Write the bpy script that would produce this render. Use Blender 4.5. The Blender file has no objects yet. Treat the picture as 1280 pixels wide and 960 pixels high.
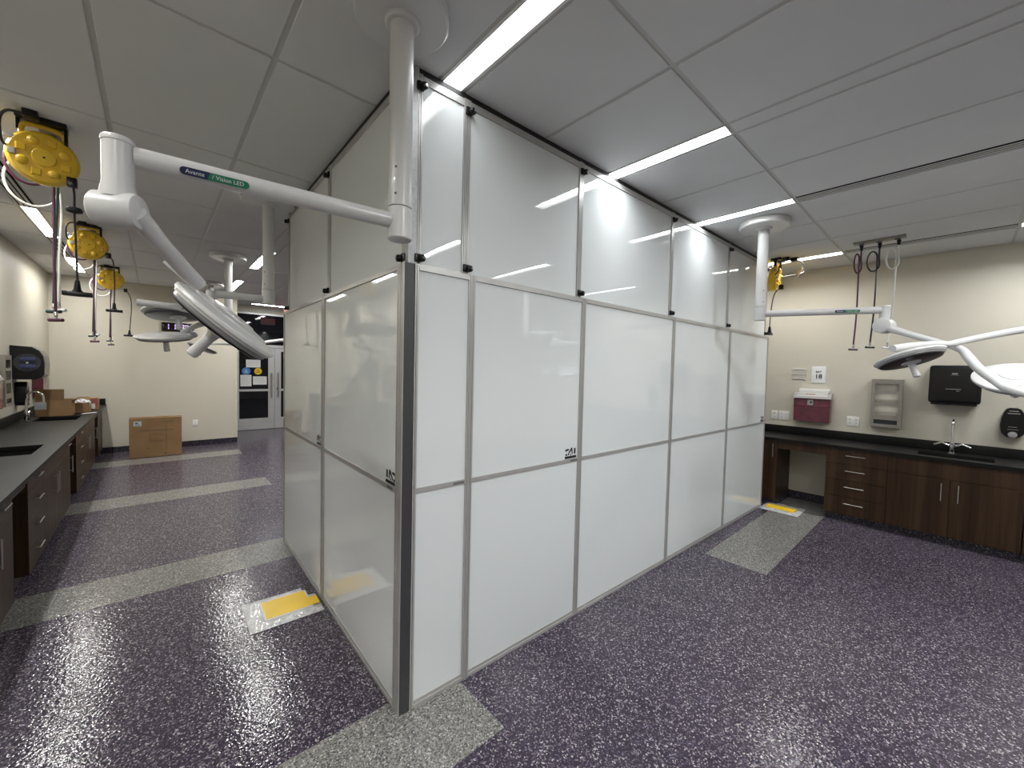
import bpy, bmesh, math, random
from mathutils import Vector, Matrix
random.seed(7)
S = bpy.context.scene
COL = S.collection
PI = math.pi
# ------------------------------------------------------------------ camera
cam_d = bpy.data.cameras.new('camera')
cam = bpy.data.objects.new('camera', cam_d); COL.objects.link(cam); S.camera = cam
YAW, PITCH, ROLL = 0.8407, -0.0375, 0.0236
fw = Vector((math.cos(YAW), math.sin(YAW), 0)); rt = Vector((math.sin(YAW), -math.cos(YAW), 0)); up = Vector((0, 0, 1))
fw2 = fw*math.cos(PITCH) + up*math.sin(PITCH); up2 = -fw*math.sin(PITCH) + up*math.cos(PITCH)
rt3 = rt*math.cos(ROLL) + up2*math.sin(ROLL); up3 = -rt*math.sin(ROLL) + up2*math.cos(ROLL)
R = Matrix((rt3, up3, -fw2)).transposed()
cam.matrix_world = Matrix.Translation((-0.8499, -1.6988, 1.6581)) @ R.to_4x4()
cam_d.sensor_width = 36; cam_d.lens = 36*500.8/1280; cam_d.clip_start = 0.05
# ------------------------------------------------------------------ world, exposure
w = bpy.data.worlds.new('world'); S.world = w; w.use_nodes = True
w.node_tree.nodes['Background'].inputs[0].default_value = (0.05, 0.05, 0.05, 1)
w.node_tree.nodes['Background'].inputs[1].default_value = 0.0
S.view_settings.view_transform = 'Standard'; S.view_settings.look = 'None'
S.view_settings.exposure = 1.55; S.view_settings.gamma = 1.0; S.view_settings.use_curve_mapping = False
LIGHT = 22.0          # radiance of the ceiling diffusers
S.cycles.max_bounces = 10; S.cycles.diffuse_bounces = 6; S.cycles.glossy_bounces = 4
S.cycles.caustics_reflective = False; S.cycles.caustics_refractive = False
S.cycles.sample_clamp_indirect = 2.5
S.cycles.use_denoising = True

# ------------------------------------------------------------------ materials
def nt(name):
    m = bpy.data.materials.new(name); m.use_nodes = True
    t = m.node_tree; b = t.nodes['Principled BSDF']
    return m, t, b
def N(t, typ, **kw):
    n = t.nodes.new(typ)
    for k, v in kw.items(): setattr(n, k, v)
    return n
def pb(b, col, rough=0.5, metal=0.0, spec=0.5, coat=0.0):
    b.inputs['Base Color'].default_value = (*col, 1)
    b.inputs['Roughness'].default_value = rough
    b.inputs['Metallic'].default_value = metal
    b.inputs['Specular IOR Level'].default_value = spec
    b.inputs['Coat Weight'].default_value = coat
def objco(t, scale=(1, 1, 1)):
    tc = N(t, 'ShaderNodeTexCoord'); mp = N(t, 'ShaderNodeMapping')
    mp.inputs['Scale'].default_value = scale
    t.links.new(tc.outputs['Object'], mp.inputs[0]); return mp.outputs[0]
def ramp(t, fac, stops, interp='LINEAR'):
    r = N(t, 'ShaderNodeValToRGB'); r.color_ramp.interpolation = interp
    e = r.color_ramp.elements
    while len(e) < len(stops): e.new(0.5)
    for i, (p, c) in enumerate(stops): e[i].position = p; e[i].color = (*c, 1)
    t.links.new(fac, r.inputs[0]); return r.outputs[0]
def bump(t, b, h, strength, dist):
    n = N(t, 'ShaderNodeBump'); n.inputs['Strength'].default_value = strength; n.inputs['Distance'].default_value = dist
    t.links.new(h, n.inputs['Height']); t.links.new(n.outputs[0], b.inputs['Normal']); return n
def noise(t, co, scale, detail=2, rough=0.5):
    n = N(t, 'ShaderNodeTexNoise'); n.inputs['Scale'].default_value = scale
    n.inputs['Detail'].default_value = detail; n.inputs['Roughness'].default_value = rough
    t.links.new(co, n.inputs['Vector']); return n
def simple(name, col, rough=0.5, metal=0.0, spec=0.5, coat=0.0, var=0.06, nscale=6, bmp=0.0, bscale=200):
    m, t, b = nt(name); pb(b, col, rough, metal, spec, coat)
    co = objco(t); n = noise(t, co, nscale, 3)
    lo = tuple(max(0, c*(1-var)) for c in col); hi = tuple(min(1, c*(1+var)) for c in col)
    t.links.new(ramp(t, n.outputs[0], [(0.3, lo), (0.7, hi)]), b.inputs['Base Color'])
    if bmp: bump(t, b, noise(t, co, bscale, 2).outputs[0], bmp, 0.002)
    return m
def terrazzo(name, stops, rough=0.6, flake=165, coat=0.65, bstr=0.6):
    m, t, b = nt(name); pb(b, (.1, .1, .1), rough, 0, 0.25, coat)
    b.inputs['Coat Roughness'].default_value = 0.09
    co = objco(t)
    nn = noise(t, co, 60, 2)
    mixv = N(t, 'ShaderNodeMixRGB'); mixv.blend_type = 'ADD'; mixv.inputs[0].default_value = 0.012
    t.links.new(co, mixv.inputs[1]); t.links.new(nn.outputs['Color'], mixv.inputs[2])
    v = N(t, 'ShaderNodeTexVoronoi'); v.inputs['Scale'].default_value = flake; v.inputs['Randomness'].default_value = 1
    t.links.new(mixv.outputs[0], v.inputs['Vector'])
    sep = N(t, 'ShaderNodeSeparateColor'); t.links.new(v.outputs['Color'], sep.inputs[0])
    c = ramp(t, sep.outputs[0], stops, 'CONSTANT')
    t.links.new(c, b.inputs['Base Color'])
    n1 = noise(t, co, 62, 1, 0.5); bn = bump(t, b, n1.outputs[0], bstr, 0.0026)
    t.links.new(bn.outputs[0], b.inputs['Coat Normal'])
    return m
M = {}
pur = [(0, (.012, .007, .020)), (.36, (.020, .012, .031)), (.58, (.040, .026, .056)), (.72, (.085, .066, .10)), (.84, (.18, .155, .19)), (.945, (.40, .37, .38))]
gry = [(0, (.08, .078, .072)), (.20, (.15, .147, .138)), (.45, (.21, .206, .195)), (.75, (.29, .285, .27)), (.88, (.05, .045, .055)), (.94, (.46, .45, .43))]
M['floor'] = terrazzo('purple_flake_floor', pur)
M['stripe'] = terrazzo('grey_flake_floor', gry)
M['cove'] = terrazzo('cove_flake', [(0, (.010, .008, .016)), (.5, (.022, .017, .03)), (.8, (.06, .05, .07)), (.93, (.16, .15, .16))], rough=0.35)
M['wall'] = simple('beige_paint', (.56, .53, .45), 0.55, spec=0.3, var=0.02, nscale=1.2, bmp=0.08, bscale=350)
M['tile'] = simple('ceiling_tile', (.66, .665, .67), 0.95, spec=0.1, var=0.02, nscale=3, bmp=0.25, bscale=900)
M['tee'] = simple('grid_metal', (.50, .50, .49), 0.5, var=0.02)
M['void'] = simple('dark_void', (.012, .012, .012), 0.9, spec=0.1)
M['white'] = simple('white_enamel', (.58, .58, .58), 0.3, spec=0.45, coat=0.15, var=0.015)
M['whitematte'] = simple('white_plastic', (.74, .74, .72), 0.45, var=0.02)
M['lampgrey'] = simple('lamp_underside', (.22, .22, .23), 0.35, coat=0.0, var=0.05)
M['lampglass'] = simple('lamp_lens', (.045, .035, .035), 0.3, coat=0.0, spec=.35, var=0.1)
M['alu'] = simple('anodised_aluminium', (.46, .455, .445), 0.33, metal=0.35, var=0.04, nscale=12)
M['galv'] = simple('galvanised_steel', (.42, .43, .43), 0.5, metal=0.6, var=0.12, nscale=60)
M['char'] = simple('charcoal_cover', (.045, .046, .05), 0.45, var=0.08)
M['black'] = simple('black_plastic', (.005, .005, .0055), 0.3, spec=0.3, var=0.1)
M['blackm'] = simple('black_rubber', (.01, .01, .011), 0.6, var=0.1)
M['chrome'] = simple('chrome', (.75, .75, .76), 0.08, metal=1, var=0.02)
M['steel'] = simple('brushed_steel', (.55, .54, .52), 0.32, metal=1, var=0.05)
M['holder'] = simple('taupe_metal', (.26, .24, .21), 0.4, metal=0.35, var=0.04)
M['counter'] = simple('black_epoxy', (.006, .006, .006), 0.42, spec=0.22, var=0.15, nscale=20)
M['card'] = simple('cardboard', (.27, .168, .085), 0.85, spec=0.15, var=0.10, nscale=5, bmp=0.1, bscale=60)
M['carddark'] = simple('cardboard_inside', (.19, .115, .06), 0.85, spec=0.15, var=0.10, nscale=5)
M['tape'] = simple('box_print', (.07, .045, .03), 0.5, var=0.1)
M['redcard'] = simple('red_printed_card', (.30, .08, .07), 0.6, var=0.1)
M['yellow'] = simple('yellow_plastic', (.80, .52, .03), 0.32, coat=0.2, var=0.05)
M['yelpad'] = simple('yellow_sheet', (.85, .56, .02), 0.4, var=0.04)
M['beigeplug'] = simple('cream_plastic', (.72, .58, .36), 0.4, var=0.05)
M['plaque'] = simple('beige_strip', (.42, .40, .34), 0.5)
M['paper'] = simple('paper', (.74, .75, .75), 0.6, var=0.02)
M['paperblue'] = simple('pale_label', (.50, .55, .60), 0.6, var=0.03)
M['blue'] = simple('blue_sticker', (.06, .22, .55), 0.5, var=0.05)
M['ink'] = simple('black_ink', (.012, .012, .015), 0.5)
M['inkgrey'] = simple('grey_ink', (.10, .10, .11), 0.5)
M['redink'] = simple('red_ink', (.45, .04, .05), 0.5)
M['navy'] = simple('navy_badge', (.012, .018, .07), 0.35)
M['green'] = simple('green_badge', (.015, .17, .09), 0.35)
M['silverdoor'] = simple('silver_door', (.58, .58, .58), 0.38, metal=0.4, var=0.03)
M['outlet'] = simple('outlet_plate', (.80, .80, .77), 0.35, var=0.01)
M['purphose'] = simple('purple_hose', (.09, .022, .06), 0.4)
M['tealhose'] = simple('teal_hose', (.015, .05, .05), 0.4)
M['whitehose'] = simple('white_hose', (.72, .72, .68), 0.4)
M['blackhose'] = simple('black_hose', (.018, .015, .02), 0.4)
M['smoke'] = simple('smoked_window', (.018, .02, .028), 0.15, coat=.6, var=0.1)
M['navyroll'] = simple('blue_core', (.025, .032, .10), 0.5)
M['greycover'] = simple('grey_cover', (.16, .155, .14), 0.3, var=0.05)
M['lidglass'] = simple('grey_lid', (.33, .31, .31), 0.25, var=0.05)
# whiteboard: glossy, faintly wavy
m, t, b = nt('whiteboard'); pb(b, (.74, .775, .785), 0.5, 0, 0.0, 1.0)
b.inputs['Coat Roughness'].default_value = 0.006; b.inputs['Coat IOR'].default_value = 1.75
co = objco(t); n = noise(t, co, 2.2, 1)
bn = N(t, 'ShaderNodeBump'); bn.inputs['Strength'].default_value = 0.2; bn.inputs['Distance'].default_value = 0.004
t.links.new(n.outputs[0], bn.inputs['Height']); t.links.new(bn.outputs[0], b.inputs['Coat Normal'])
M['board'] = m
# wood: vertical grain dark walnut
def wood(name, a, c, z):
    m, t, b = nt(name); pb(b, a, 0.42, 0, 0.28)
    co = objco(t, (38, 38, 1.1)); n = noise(t, co, 1.4, 5, 0.6)
    co2 = objco(t, (7, 7, .25)); n2 = noise(t, co2, 1.2, 2)
    mx = N(t, 'ShaderNodeMath'); mx.operation = 'ADD'
    t.links.new(n.outputs[0], mx.inputs[0]); t.links.new(n2.outputs[0], mx.inputs[1])
    mh = N(t, 'ShaderNodeMath'); mh.operation = 'MULTIPLY'; mh.inputs[1].default_value = .5; t.links.new(mx.outputs[0], mh.inputs[0])
    t.links.new(ramp(t, mh.outputs[0], [(.36, a), (.5, c), (.64, z)]), b.inputs['Base Color'])
    bump(t, b, n.outputs[0], 0.06, 0.002); return m
M['wood'] = wood('walnut_laminate', (.021, .010, .0045), (.040, .020, .009), (.062, .034, .017))
M['woodin'] = simple('dark_wood_inside', (.02, .012, .009), 0.5)
# red translucent plastic of the sharps bins
m, t, b = nt('red_translucent'); pb(b, (.10, .018, .03), 0.22, 0, 0.5, 0.3)
co = objco(t); n = noise(t, co, 9, 2)
t.links.new(ramp(t, n.outputs[0], [(.3, (.075, .014, .024)), (.7, (.14, .026, .042))]), b.inputs['Base Color'])
M['red'] = m
# bag / clear film with crinkles
m, t, b = nt('clear_film'); pb(b, (.66, .67, .68), 0.18, 0, 0.6, 0.6)
co = objco(t); n = noise(t, co, 22, 4, .6)
t.links.new(ramp(t, n.outputs[0], [(.35, (.50, .50, .52)), (.65, (.74, .75, .77))]), b.inputs['Base Color'])
bump(t, b, n.outputs[0], 0.8, 0.01); M['film'] = m
# black door glass
m, t, b = nt('dark_glass'); pb(b, (.006, .006, .008), 0.03, 0, 0.5)
co = objco(t); n = noise(t, co, 1.5, 1); bump(t, b, n.outputs[0], 0.02, 0.01); M['glass'] = m
def emis(name, col, s):
    m, t, b = nt(name); pb(b, (.8, .8, .8), .5)
    b.inputs['Emission Color'].default_value = (*col, 1); b.inputs['Emission Strength'].default_value = s
    m.cycles.emission_sampling = 'FRONT'
    return m
M['diffuser'] = emis('lit_diffuser', (.97, .99, 1.0), LIGHT*.55)        # set weaker beside the partition to limit hot spots on its panels
M['diffuserdim'] = emis('lit_diffuser_dim', (.97, .99, 1.0), LIGHT*.15)  # weakest strip, cut back against the hot spot on the narrow panel
M['diffuserboost'] = emis('lit_diffuser_boost', (.97, .985, .98), LIGHT*2.15)   # unseen row behind the camera, boosted to fill the panels evenly
M['diffuserwarm'] = emis('lit_diffuser_left', (1.0, .985, .94), LIGHT*1.3)
M['digit'] = emis('purple_digits', (.36, .08, .80), .45)
M['exitface'] = emis('exit_face', (1.0, .42, .46), .16)
M['exitred'] = emis('exit_red', (1.0, .05, .07), .5)

# ------------------------------------------------------------------ mesh helpers
class MB:
    """collects shapes in world coordinates, ends as ONE mesh object"""
    def __init__(s, tr=None): s.bm = bmesh.new(); s.tr = tr or Matrix.Identity(4)
    def _v(s, p): return s.bm.verts.new(s.tr @ Vector(p))
    def box(s, x0, x1, y0, y1, z0, z1, bev=0.0, mat=None, seg=2):
        if x0 > x1: x0, x1 = x1, x0
        if y0 > y1: y0, y1 = y1, y0
        if z0 > z1: z0, z1 = z1, z0
        T = mat or Matrix.Identity(4)
        vs = [s._v(T @ Vector((x, y, z))) for x in (x0, x1) for y in (y0, y1) for z in (z0, z1)]
        fs = [s.bm.faces.new([vs[i] for i in q]) for q in ((0,1,3,2),(4,6,7,5),(0,4,5,1),(2,3,7,6),(0,2,6,4),(1,5,7,3))]
        if bev > 0:
            es = list({e for f in fs for e in f.edges})
            bmesh.ops.bevel(s.bm, geom=es, offset=min(bev, .49*min(x1-x0, y1-y0, z1-z0)), segments=seg, affect='EDGES', profile=.6)
        return s
    def rings(s, rings, cap=True, closed=False):
        R_ = [[s._v(p) for p in r] for r in rings]; n = len(R_[0])
        rng = range(len(R_)) if closed else range(len(R_)-1)
        for i in rng:
            a, b2 = R_[i], R_[(i+1) % len(R_)]
            for k in range(n):
                try: s.bm.faces.new((a[k], a[(k+1) % n], b2[(k+1) % n], b2[k]))
                except ValueError: pass
        if cap and not closed:
            for r in (R_[0], R_[-1]):
                try: s.bm.faces.new(r)
                except ValueError: pass
        return s
    def lathe(s, c, ax, prof, n=32, cap=True):
        """prof: (radius, distance along axis)"""
        ax = Vector(ax).normalized(); u = ax.orthogonal().normalized(); v = ax.cross(u); c = Vector(c)
        s.rings([[c + ax*h + (u*math.cos(2*PI*k/n) + v*math.sin(2*PI*k/n))*max(r, 1e-4) for k in range(n)] for r, h in prof], cap)
        return s
    def cyl(s, a, b2, r, r2=None, n=20, bev=0.0):
        a, b2 = Vector(a), Vector(b2); L = (b2-a).length; r2 = r if r2 is None else r2
        if bev: pr = [(r-bev, 0), (r, bev), (r2, L-bev), (r2-bev, L)]
        else: pr = [(r, 0), (r2, L)]
        return s.lathe(a, b2-a, pr, n)
    def tube(s, pts, r, n=10, smoothn=0, closed=False):
        P = [Vector(p) for p in pts]
        if smoothn: P = catmull(P, smoothn, closed)
        rr = r if isinstance(r, (list, tuple)) else None
        m_ = len(P); out = []; prev = None
        for i in range(m_):
            if closed: d = P[(i+1) % m_] - P[i-1]
            else: d = P[min(i+1, m_-1)] - P[max(i-1, 0)]
            d.normalize()
            if prev is None: u = d.orthogonal().normalized()
            else:
                u = prev - d*prev.dot(d); u.normalize()
            prev = u; v = d.cross(u)
            if rr: f = i/(m_-1)*(len(rr)-1); j = min(int(f), len(rr)-2); q = rr[j] + (rr[j+1]-rr[j])*(f-j)
            else: q = r
            out.append([P[i] + (u*math.cos(2*PI*k/n) + v*math.sin(2*PI*k/n))*q for k in range(n)])
        return s.rings(out, True, closed)
    def prism(s, poly, o, u, v, d):
        """polygon (a,b) in plane o + a*u + b*v, extruded by vector d"""
        o, u, v, d = map(Vector, (o, u, v, d))
        a = [s._v(o + u*x + v*y) for x, y in poly]; b2 = [s._v(o + u*x + v*y + d) for x, y in poly]
        s.bm.faces.new(a); s.bm.faces.new(list(reversed(b2))); n = len(a)
        for k in range(n): s.bm.faces.new((a[k], b2[k], b2[(k+1) % n], a[(k+1) % n]))
        return s
    def obj(s, name, mat, parent=None, smooth=True, angle=35):
        bm = s.bm
        inv = Matrix.Identity(4)
        if parent is not None:
            q = parent; mw = Matrix.Identity(4)
            while q is not None: mw = q.matrix_basis @ mw; q = q.parent
            inv = mw.inverted()
            bm.transform(inv)
        bmesh.ops.recalc_face_normals(bm, faces=bm.faces)
        me = bpy.data.meshes.new(name); bm.to_mesh(me); bm.free()
        me.materials.append(M[mat] if isinstance(mat, str) else mat)
        if smooth:
            for p in me.polygons: p.use_smooth = True
            try: me.set_sharp_from_angle(angle=math.radians(angle))
            except Exception: pass
        o = bpy.data.objects.new(name, me); COL.objects.link(o)
        if parent is not None: o.parent = parent
        return o
def catmull(P, n, closed=False):
    out = []; m_ = len(P); rng = range(m_) if closed else range(m_-1)
    for i in rng:
        if closed: p0, p1, p2, p3 = P[i-1], P[i], P[(i+1) % m_], P[(i+2) % m_]
        else: p0, p1, p2, p3 = P[max(i-1, 0)], P[i], P[i+1], P[min(i+2, m_-1)]
        for k in range(n):
            t_ = k/n
            out.append(0.5*((2*p1) + (p2-p0)*t_ + (2*p0-5*p1+4*p2-p3)*t_*t_ + (3*p1-p0-3*p2+p3)*t_**3))
    if not closed: out.append(P[-1])
    return out
def tag(o, label=None, cat=None, group=None, kind=None):
    if label: o['label'] = label
    if cat: o['category'] = cat
    if group: o['group'] = group
    if kind: o['kind'] = kind
    return o
def root(name, loc, label, cat, group=None, rz=0.0):
    o = bpy.data.objects.new(name, None); COL.objects.link(o); o.location = loc; o.rotation_euler = (0, 0, rz)
    o.empty_display_size = 0.1
    o.matrix_basis = Matrix.Translation(loc) @ Matrix.Rotation(rz, 4, 'Z')
    return tag(o, label, cat, group)
def struct(o, label=None, cat=None): o['kind'] = 'structure'; return tag(o, label, cat)
def text(s_, name, mat, parent, o, u, v, size, align='CENTER', d=0.0015, bold=0.0):
    """flat lettering: origin o, reading direction u, up direction v"""
    c = bpy.data.curves.new('txt', 'FONT'); c.body = s_; c.size = size; c.align_x = align; c.align_y = 'CENTER'
    c.extrude = d/2; c.offset = bold; c.resolution_u = 3
    tmp = bpy.data.objects.new('txt', c); COL.objects.link(tmp)
    dg = bpy.context.evaluated_depsgraph_get(); me = bpy.data.meshes.new_from_object(tmp.evaluated_get(dg))
    bpy.data.objects.remove(tmp); bpy.data.curves.remove(c)
    u = Vector(u).normalized(); v = Vector(v).normalized(); n_ = u.cross(v)
    T = Matrix((u, v, n_)).transposed().to_4x4(); T.translation = Vector(o)
    mb = MB(); mb.bm.from_mesh(me); mb.bm.transform(T); bpy.data.meshes.remove(me)
    return mb.obj(name, mat, parent, smooth=False)

# ------------------------------------------------------------------ room shell
XL, XR, YF, YD, YB, H = -2.13, 5.62, 8.3, 9.95, -5.6, 3.05
fl = struct(MB().box(XL-.1, XR+.1, YB-.1, YD+.1, -.06, 0).obj('floor', 'floor', smooth=False),
            'purple resilient floor with white flakes and grey stripes', 'floor')
for k in range(-2, 4):
    y0, y1 = -.365+2.44*k, .105+2.44*k
    MB().box(-1.6, .347, y0, y1, -.001, .0012).obj('floor_stripe', 'stripe', fl, smooth=False)
for k in range(-1, 4):
    y0, y1 = -.70+2.44*k, -.205+2.44*k
    if k == 1: continue
    MB().box(2.922, 5.6, y0, y1, -.001, .0012).obj('floor_stripe', 'stripe', fl, smooth=False)
ce = struct(MB().box(XL-.1, XR+.1, YB-.1, YD+.1, H+.10, H+.16).obj('ceiling', 'void', smooth=False),
            'suspended ceiling of large pale tiles', 'ceiling')
cols = [(-2.13, -1.765), (-1.645, -1.035), (-1.035, -.425), (-.425, .19), (.33, .915), (.915, 1.54), (1.665, 2.265),
        (2.265, 2.895), (3.015, 3.615), (3.615, 4.24), (4.24, 4.865), (4.985, 5.62)]
slots = [(-1.765, -1.645), (.19, .33), (1.54, 1.665), (2.895, 3.015), (4.865, 4.985)]
ys = [-5.6] + [round(-.77+1.22*k, 3) for k in range(-3, 8)] + [8.99, 9.95]
tile_cache = {}
def tile(x0, x1, y0, y1):
    if x1 <= .45 or True:
        if y0 > 8.2 and x1 < .3: return
    w_, d_ = round(x1-x0, 3), round(y1-y0, 3); g = .011
    if (w_, d_) not in tile_cache:
        o = MB().box(g, w_-g, g, d_-g, 0, .02, .003, seg=1).obj('ceiling_tile', 'tile', smooth=False)
        tile_cache[(w_, d_)] = o.data; bpy.data.objects.remove(o)
    o = bpy.data.objects.new('ceiling_tile', tile_cache[(w_, d_)]); COL.objects.link(o)
    o.location = (x0, y0, H-.004); o.parent = ce
LROWS = {-.77: 1, 1.67: 1, 4.11: 1, 6.55: 1, -3.21: 1, -5.65: 1}
VENTS = [(-1.765, 2.89), (-1.765, 5.33), (2.895, -1.99), (4.865, -1.99), (2.895, 5.33)]
lights = []
for j in range(len(ys)-1):
    y0, y1 = ys[j], ys[j+1]
    for x0, x1 in cols: tile(x0, x1, y0, y1)
    for x0, x1 in slots:
        if y0 in LROWS and y1-y0 > 1.2 and not (x0 > 0 and y0 == 1.67) and not (x0 > 4 and y0 > 2): lights.append((x0, x1, y0, y1))
        elif (x0, y0) in VENTS: pass
        else: tile(x0, x1, y0, y1)
g = MB()
for x in sorted({c[0] for c in cols} | {c[1] for c in cols}):
    g.box(x-.012, x+.012, YB, YD, H+.002, H+.03)
for y in ys[1:-1]:
    g.box(XL, XR, y-.012, y+.012, H+.0022, H+.03)
g.obj('ceiling_grid', 'tee', ce, smooth=False)
# walls
struct(MB().box(XL-.1, XL, YB, YF, 0, H+.1).obj('wall_left', 'wall', smooth=False), 'beige painted wall behind the long left counter', 'wall')
struct(MB().box(XL-.1, .44, YF, YF+.1, 0, H+.1).obj('wall_far', 'wall', smooth=False), 'plain beige far wall behind the cardboard carton', 'wall')
struct(MB().box(.40, .44, YF+.1, YD, 0, H+.1).obj('wall_return', 'wall', smooth=False), 'short beige return wall beside the glazed doors', 'wall')
wd = MB().box(.44, .50, YD, YD+.1, 0, H+.1).box(.50, 2.45, YD, YD+.1, 2.885, H+.1).box(2.45, XR, YD, YD+.1, 0, H+.1)
struct(wd.obj('wall_door', 'wall', smooth=False), 'beige wall around and above the glazed double doors', 'wall')
struct(MB().box(XR, XR+.1, YB, YD, 0, H+.1).obj('wall_right', 'wall', smooth=False), 'beige painted wall above the right hand counter', 'wall')
struct(MB().box(XL-.1, XR+.1, YB-.1, YB, 0, H+.1).obj('wall_back', 'wall', smooth=False), 'beige wall behind the camera', 'wall')
# vertical seam/corner guard at end of the far wall
struct(MB().box(.395, .445, YF-.004, YF, .1, 2.99).obj('trim_1', 'wall', smooth=False), 'pale corner guard at the end of the far wall', 'trim')
struct(MB().box(XR-.012, XR, YB, YD, 0, .105, .004).obj('baseboard_right', 'cove', smooth=False), 'purple flake cove base on the right wall', 'baseboard')
struct(MB().box(XL, .44, YF-.012, YF, 0, .105, .004).obj('baseboard_far', 'cove', smooth=False), 'purple flake cove base on the far wall', 'baseboard')
struct(MB().box(XL, XL+.012, YB, YF-.012, 0, .105, .004).obj('baseboard_left', 'cove', smooth=False), 'purple flake cove base on the left wall', 'baseboard')

# ------------------------------------------------------------------ ceiling lights and vents
LLAB = {(.19, -.77): 'long lit strip light nearest the camera, just behind the corner pole canopy',
        (1.54, -.77): 'lit strip light over the third tall white panel, second along the partition',
        (2.895, -.77): 'lit strip light third along the partition, left of the right lamp canopy',
        (4.865, -.77): 'far right strip light behind the yellow reel at the partition end',
        (-1.765, 4.11): 'lit strip light behind the nearest yellow reel and hanging hoses',
        (-1.765, 6.55): 'lit strip light over the left counter, behind the second yellow reel',
        (.19, 4.11): 'lit strip light left of the second ceiling pole, beyond the partition',
        (.19, 6.55): 'smallest lit strip light beside the third white ceiling pole'}
for x0, x1, y0, y1 in lights:
    lab = LLAB.get((x0, y0))
    if not lab:
        c_ = ('first', 'second', 'third', 'fourth', 'fifth')[[q[0] for q in slots].index(x0)]
        w_ = 'behind the camera' if y0 < -3.9 else 'just behind the camera' if y0 < -1.5 else 'beside the camera' if y0 < 0 else 'inside partition row' if y0 < 2 else 'beyond the partition' if y0 < 5 else 'at the far end'
        lab = 'lit strip light %s, %s from the left wall' % (w_, c_)
    r_ = root('ceiling_light', ((x0+x1)/2, (y0+y1)/2, H), lab, 'ceiling light', 'linear ceiling lights')
    a, b_ = x0+.006, x1-.006
    fl_w = max(.008, (b_-a-.100)/2)
    h_ = MB().box(a, a+fl_w, y0+.008, y1-.008, H-.004, H+.05).box(b_-fl_w, b_, y0+.008, y1-.008, H-.004, H+.05)
    h_.box(a+fl_w, b_-fl_w, y0+.008, y0+.016, H-.004, H+.05).box(a+fl_w, b_-fl_w, y1-.016, y1-.008, H-.004, H+.05)
    h_.box(a+fl_w, b_-fl_w, y0+.016, y1-.016, H+.0295, H+.05)
    h_.obj('housing', 'whitematte', r_, smooth=False)
    dm_ = 'diffuserboost' if y0 < -1.5 else ('diffuserwarm' if (x0 < 0 or y0 > 1 or x0 > 4) else 'diffuserdim' if x0 < 1 else 'diffuser')
    q = MB(); vs_ = [q._v(p_) for p_ in ((a+fl_w+.001, y0+.018, H+.022), (a+fl_w+.001, y1-.018, H+.022), (b_-fl_w-.001, y1-.018, H+.022), (b_-fl_w-.001, y0+.018, H+.022))]
    q.bm.faces.new(vs_); dfo = q.obj('diffuser', dm_, r_, smooth=False)
    if dfo.data.polygons[0].normal.z > 0: dfo.data.flip_normals()
VLAB = {(-1.765, 2.89): 'dark slotted air vent above the left counter, before the first lit strip',
        (-1.765, 5.33): 'dark slotted air vent between the two left strip lights',
        (2.895, -1.99): 'long slotted ceiling vent crossing to the upper right edge',
        (4.865, -1.99): 'slotted ceiling vent behind the right hose plate',
        (2.895, 5.33): 'slotted ceiling vent beyond the partition, out of sight'}
for x0, y0 in VENTS[:4]:
    x1 = x0+.12; y1 = y0+1.22
    r_ = root('ceiling_vent', (x0+.06, (y0+y1)/2, H), VLAB[(x0, y0)], 'vent', 'slot air vents')
    MB().box(x0+.006, x1-.006, y0+.008, y1-.008, H, H+.002).obj('slot_shade', 'void', r_, smooth=False)  # black plate close above the slats paints the shade inside the slots
    for k in range(3):
        xa = x0+.019+k*.0305
        MB().box(xa, xa+.0195, y0+.010, y1-.010, H-.0035, H-.0023).obj('slat', 'tee', r_, smooth=False)

# ------------------------------------------------------------------ partition (slightly turned against the room)
PHI = -0.0192
PT = Matrix.Rotation(PHI, 4, 'Z')
def face_map(side):
    # local (u along face, d into partition, z) -> world
    if side == 'R': return PT
    return PT @ Matrix(((0, 1, 0, 0), (1, 0, 0, 0), (0, 0, 1, 0), (0, 0, 0, 1)))
ZM, ZU, ZT = 1.067, 2.134, 3.034
def stile(mb, u0, u1, d0, d1, z0, z1, groove=True):
    w_ = u1-u0
    if groove:
        dp = .012 if groove == 2 else .005
        for fa, fb, dd in ((0, .34, 0), (.34, .47, dp), (.47, .92, 0), (.92, 1, dp)):
            mb.box(u0+w_*fa, u0+w_*fb, d0+dd, d1, z0, z1)
    else: mb.box(u0, u1, d0, d1, z0, z1)
def sticker(T, u, z, pane, d=-.0012, flip=1):
    # small printed label: pictogram, little phone box, black bar of text
    k = MB(T)
    k.box(u-.118, u-.108, d, 0, z+.062, z+.075).box(u-.112, u-.085, d, 0, z+.066, z+.078)
    k.prism([(-.095, .045), (-.085, .045), (-.062, .085), (-.052, .082), (-.047, .040), (-.055, .040), (-.060, .068), (-.075, .052)], (u, d, z), (1, 0, 0), (0, 0, 1), (0, -.0006, 0))
    k.box(u-.115, u-.100, d, 0, z+.034, z+.046).box(u-.092, u-.083, d, 0, z+.036, z+.046).box(u-.073, u-.060, d, 0, z+.036, z+.042)
    k.box(u-.034, u-.018, d, 0, z+.040, z+.078)
    k.box(u-.122, u-.010, d, 0, z+.014, z+.030)
    o = k.obj('sticker', 'ink', pane, smooth=False); o['label'] = 'small black printed sticker'
    k2 = MB(T)
    for i in range(8): k2.box(u-.116+i*.013, u-.107+i*.013, d-.0006, d, z+.019, z+.025)
    return o
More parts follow.
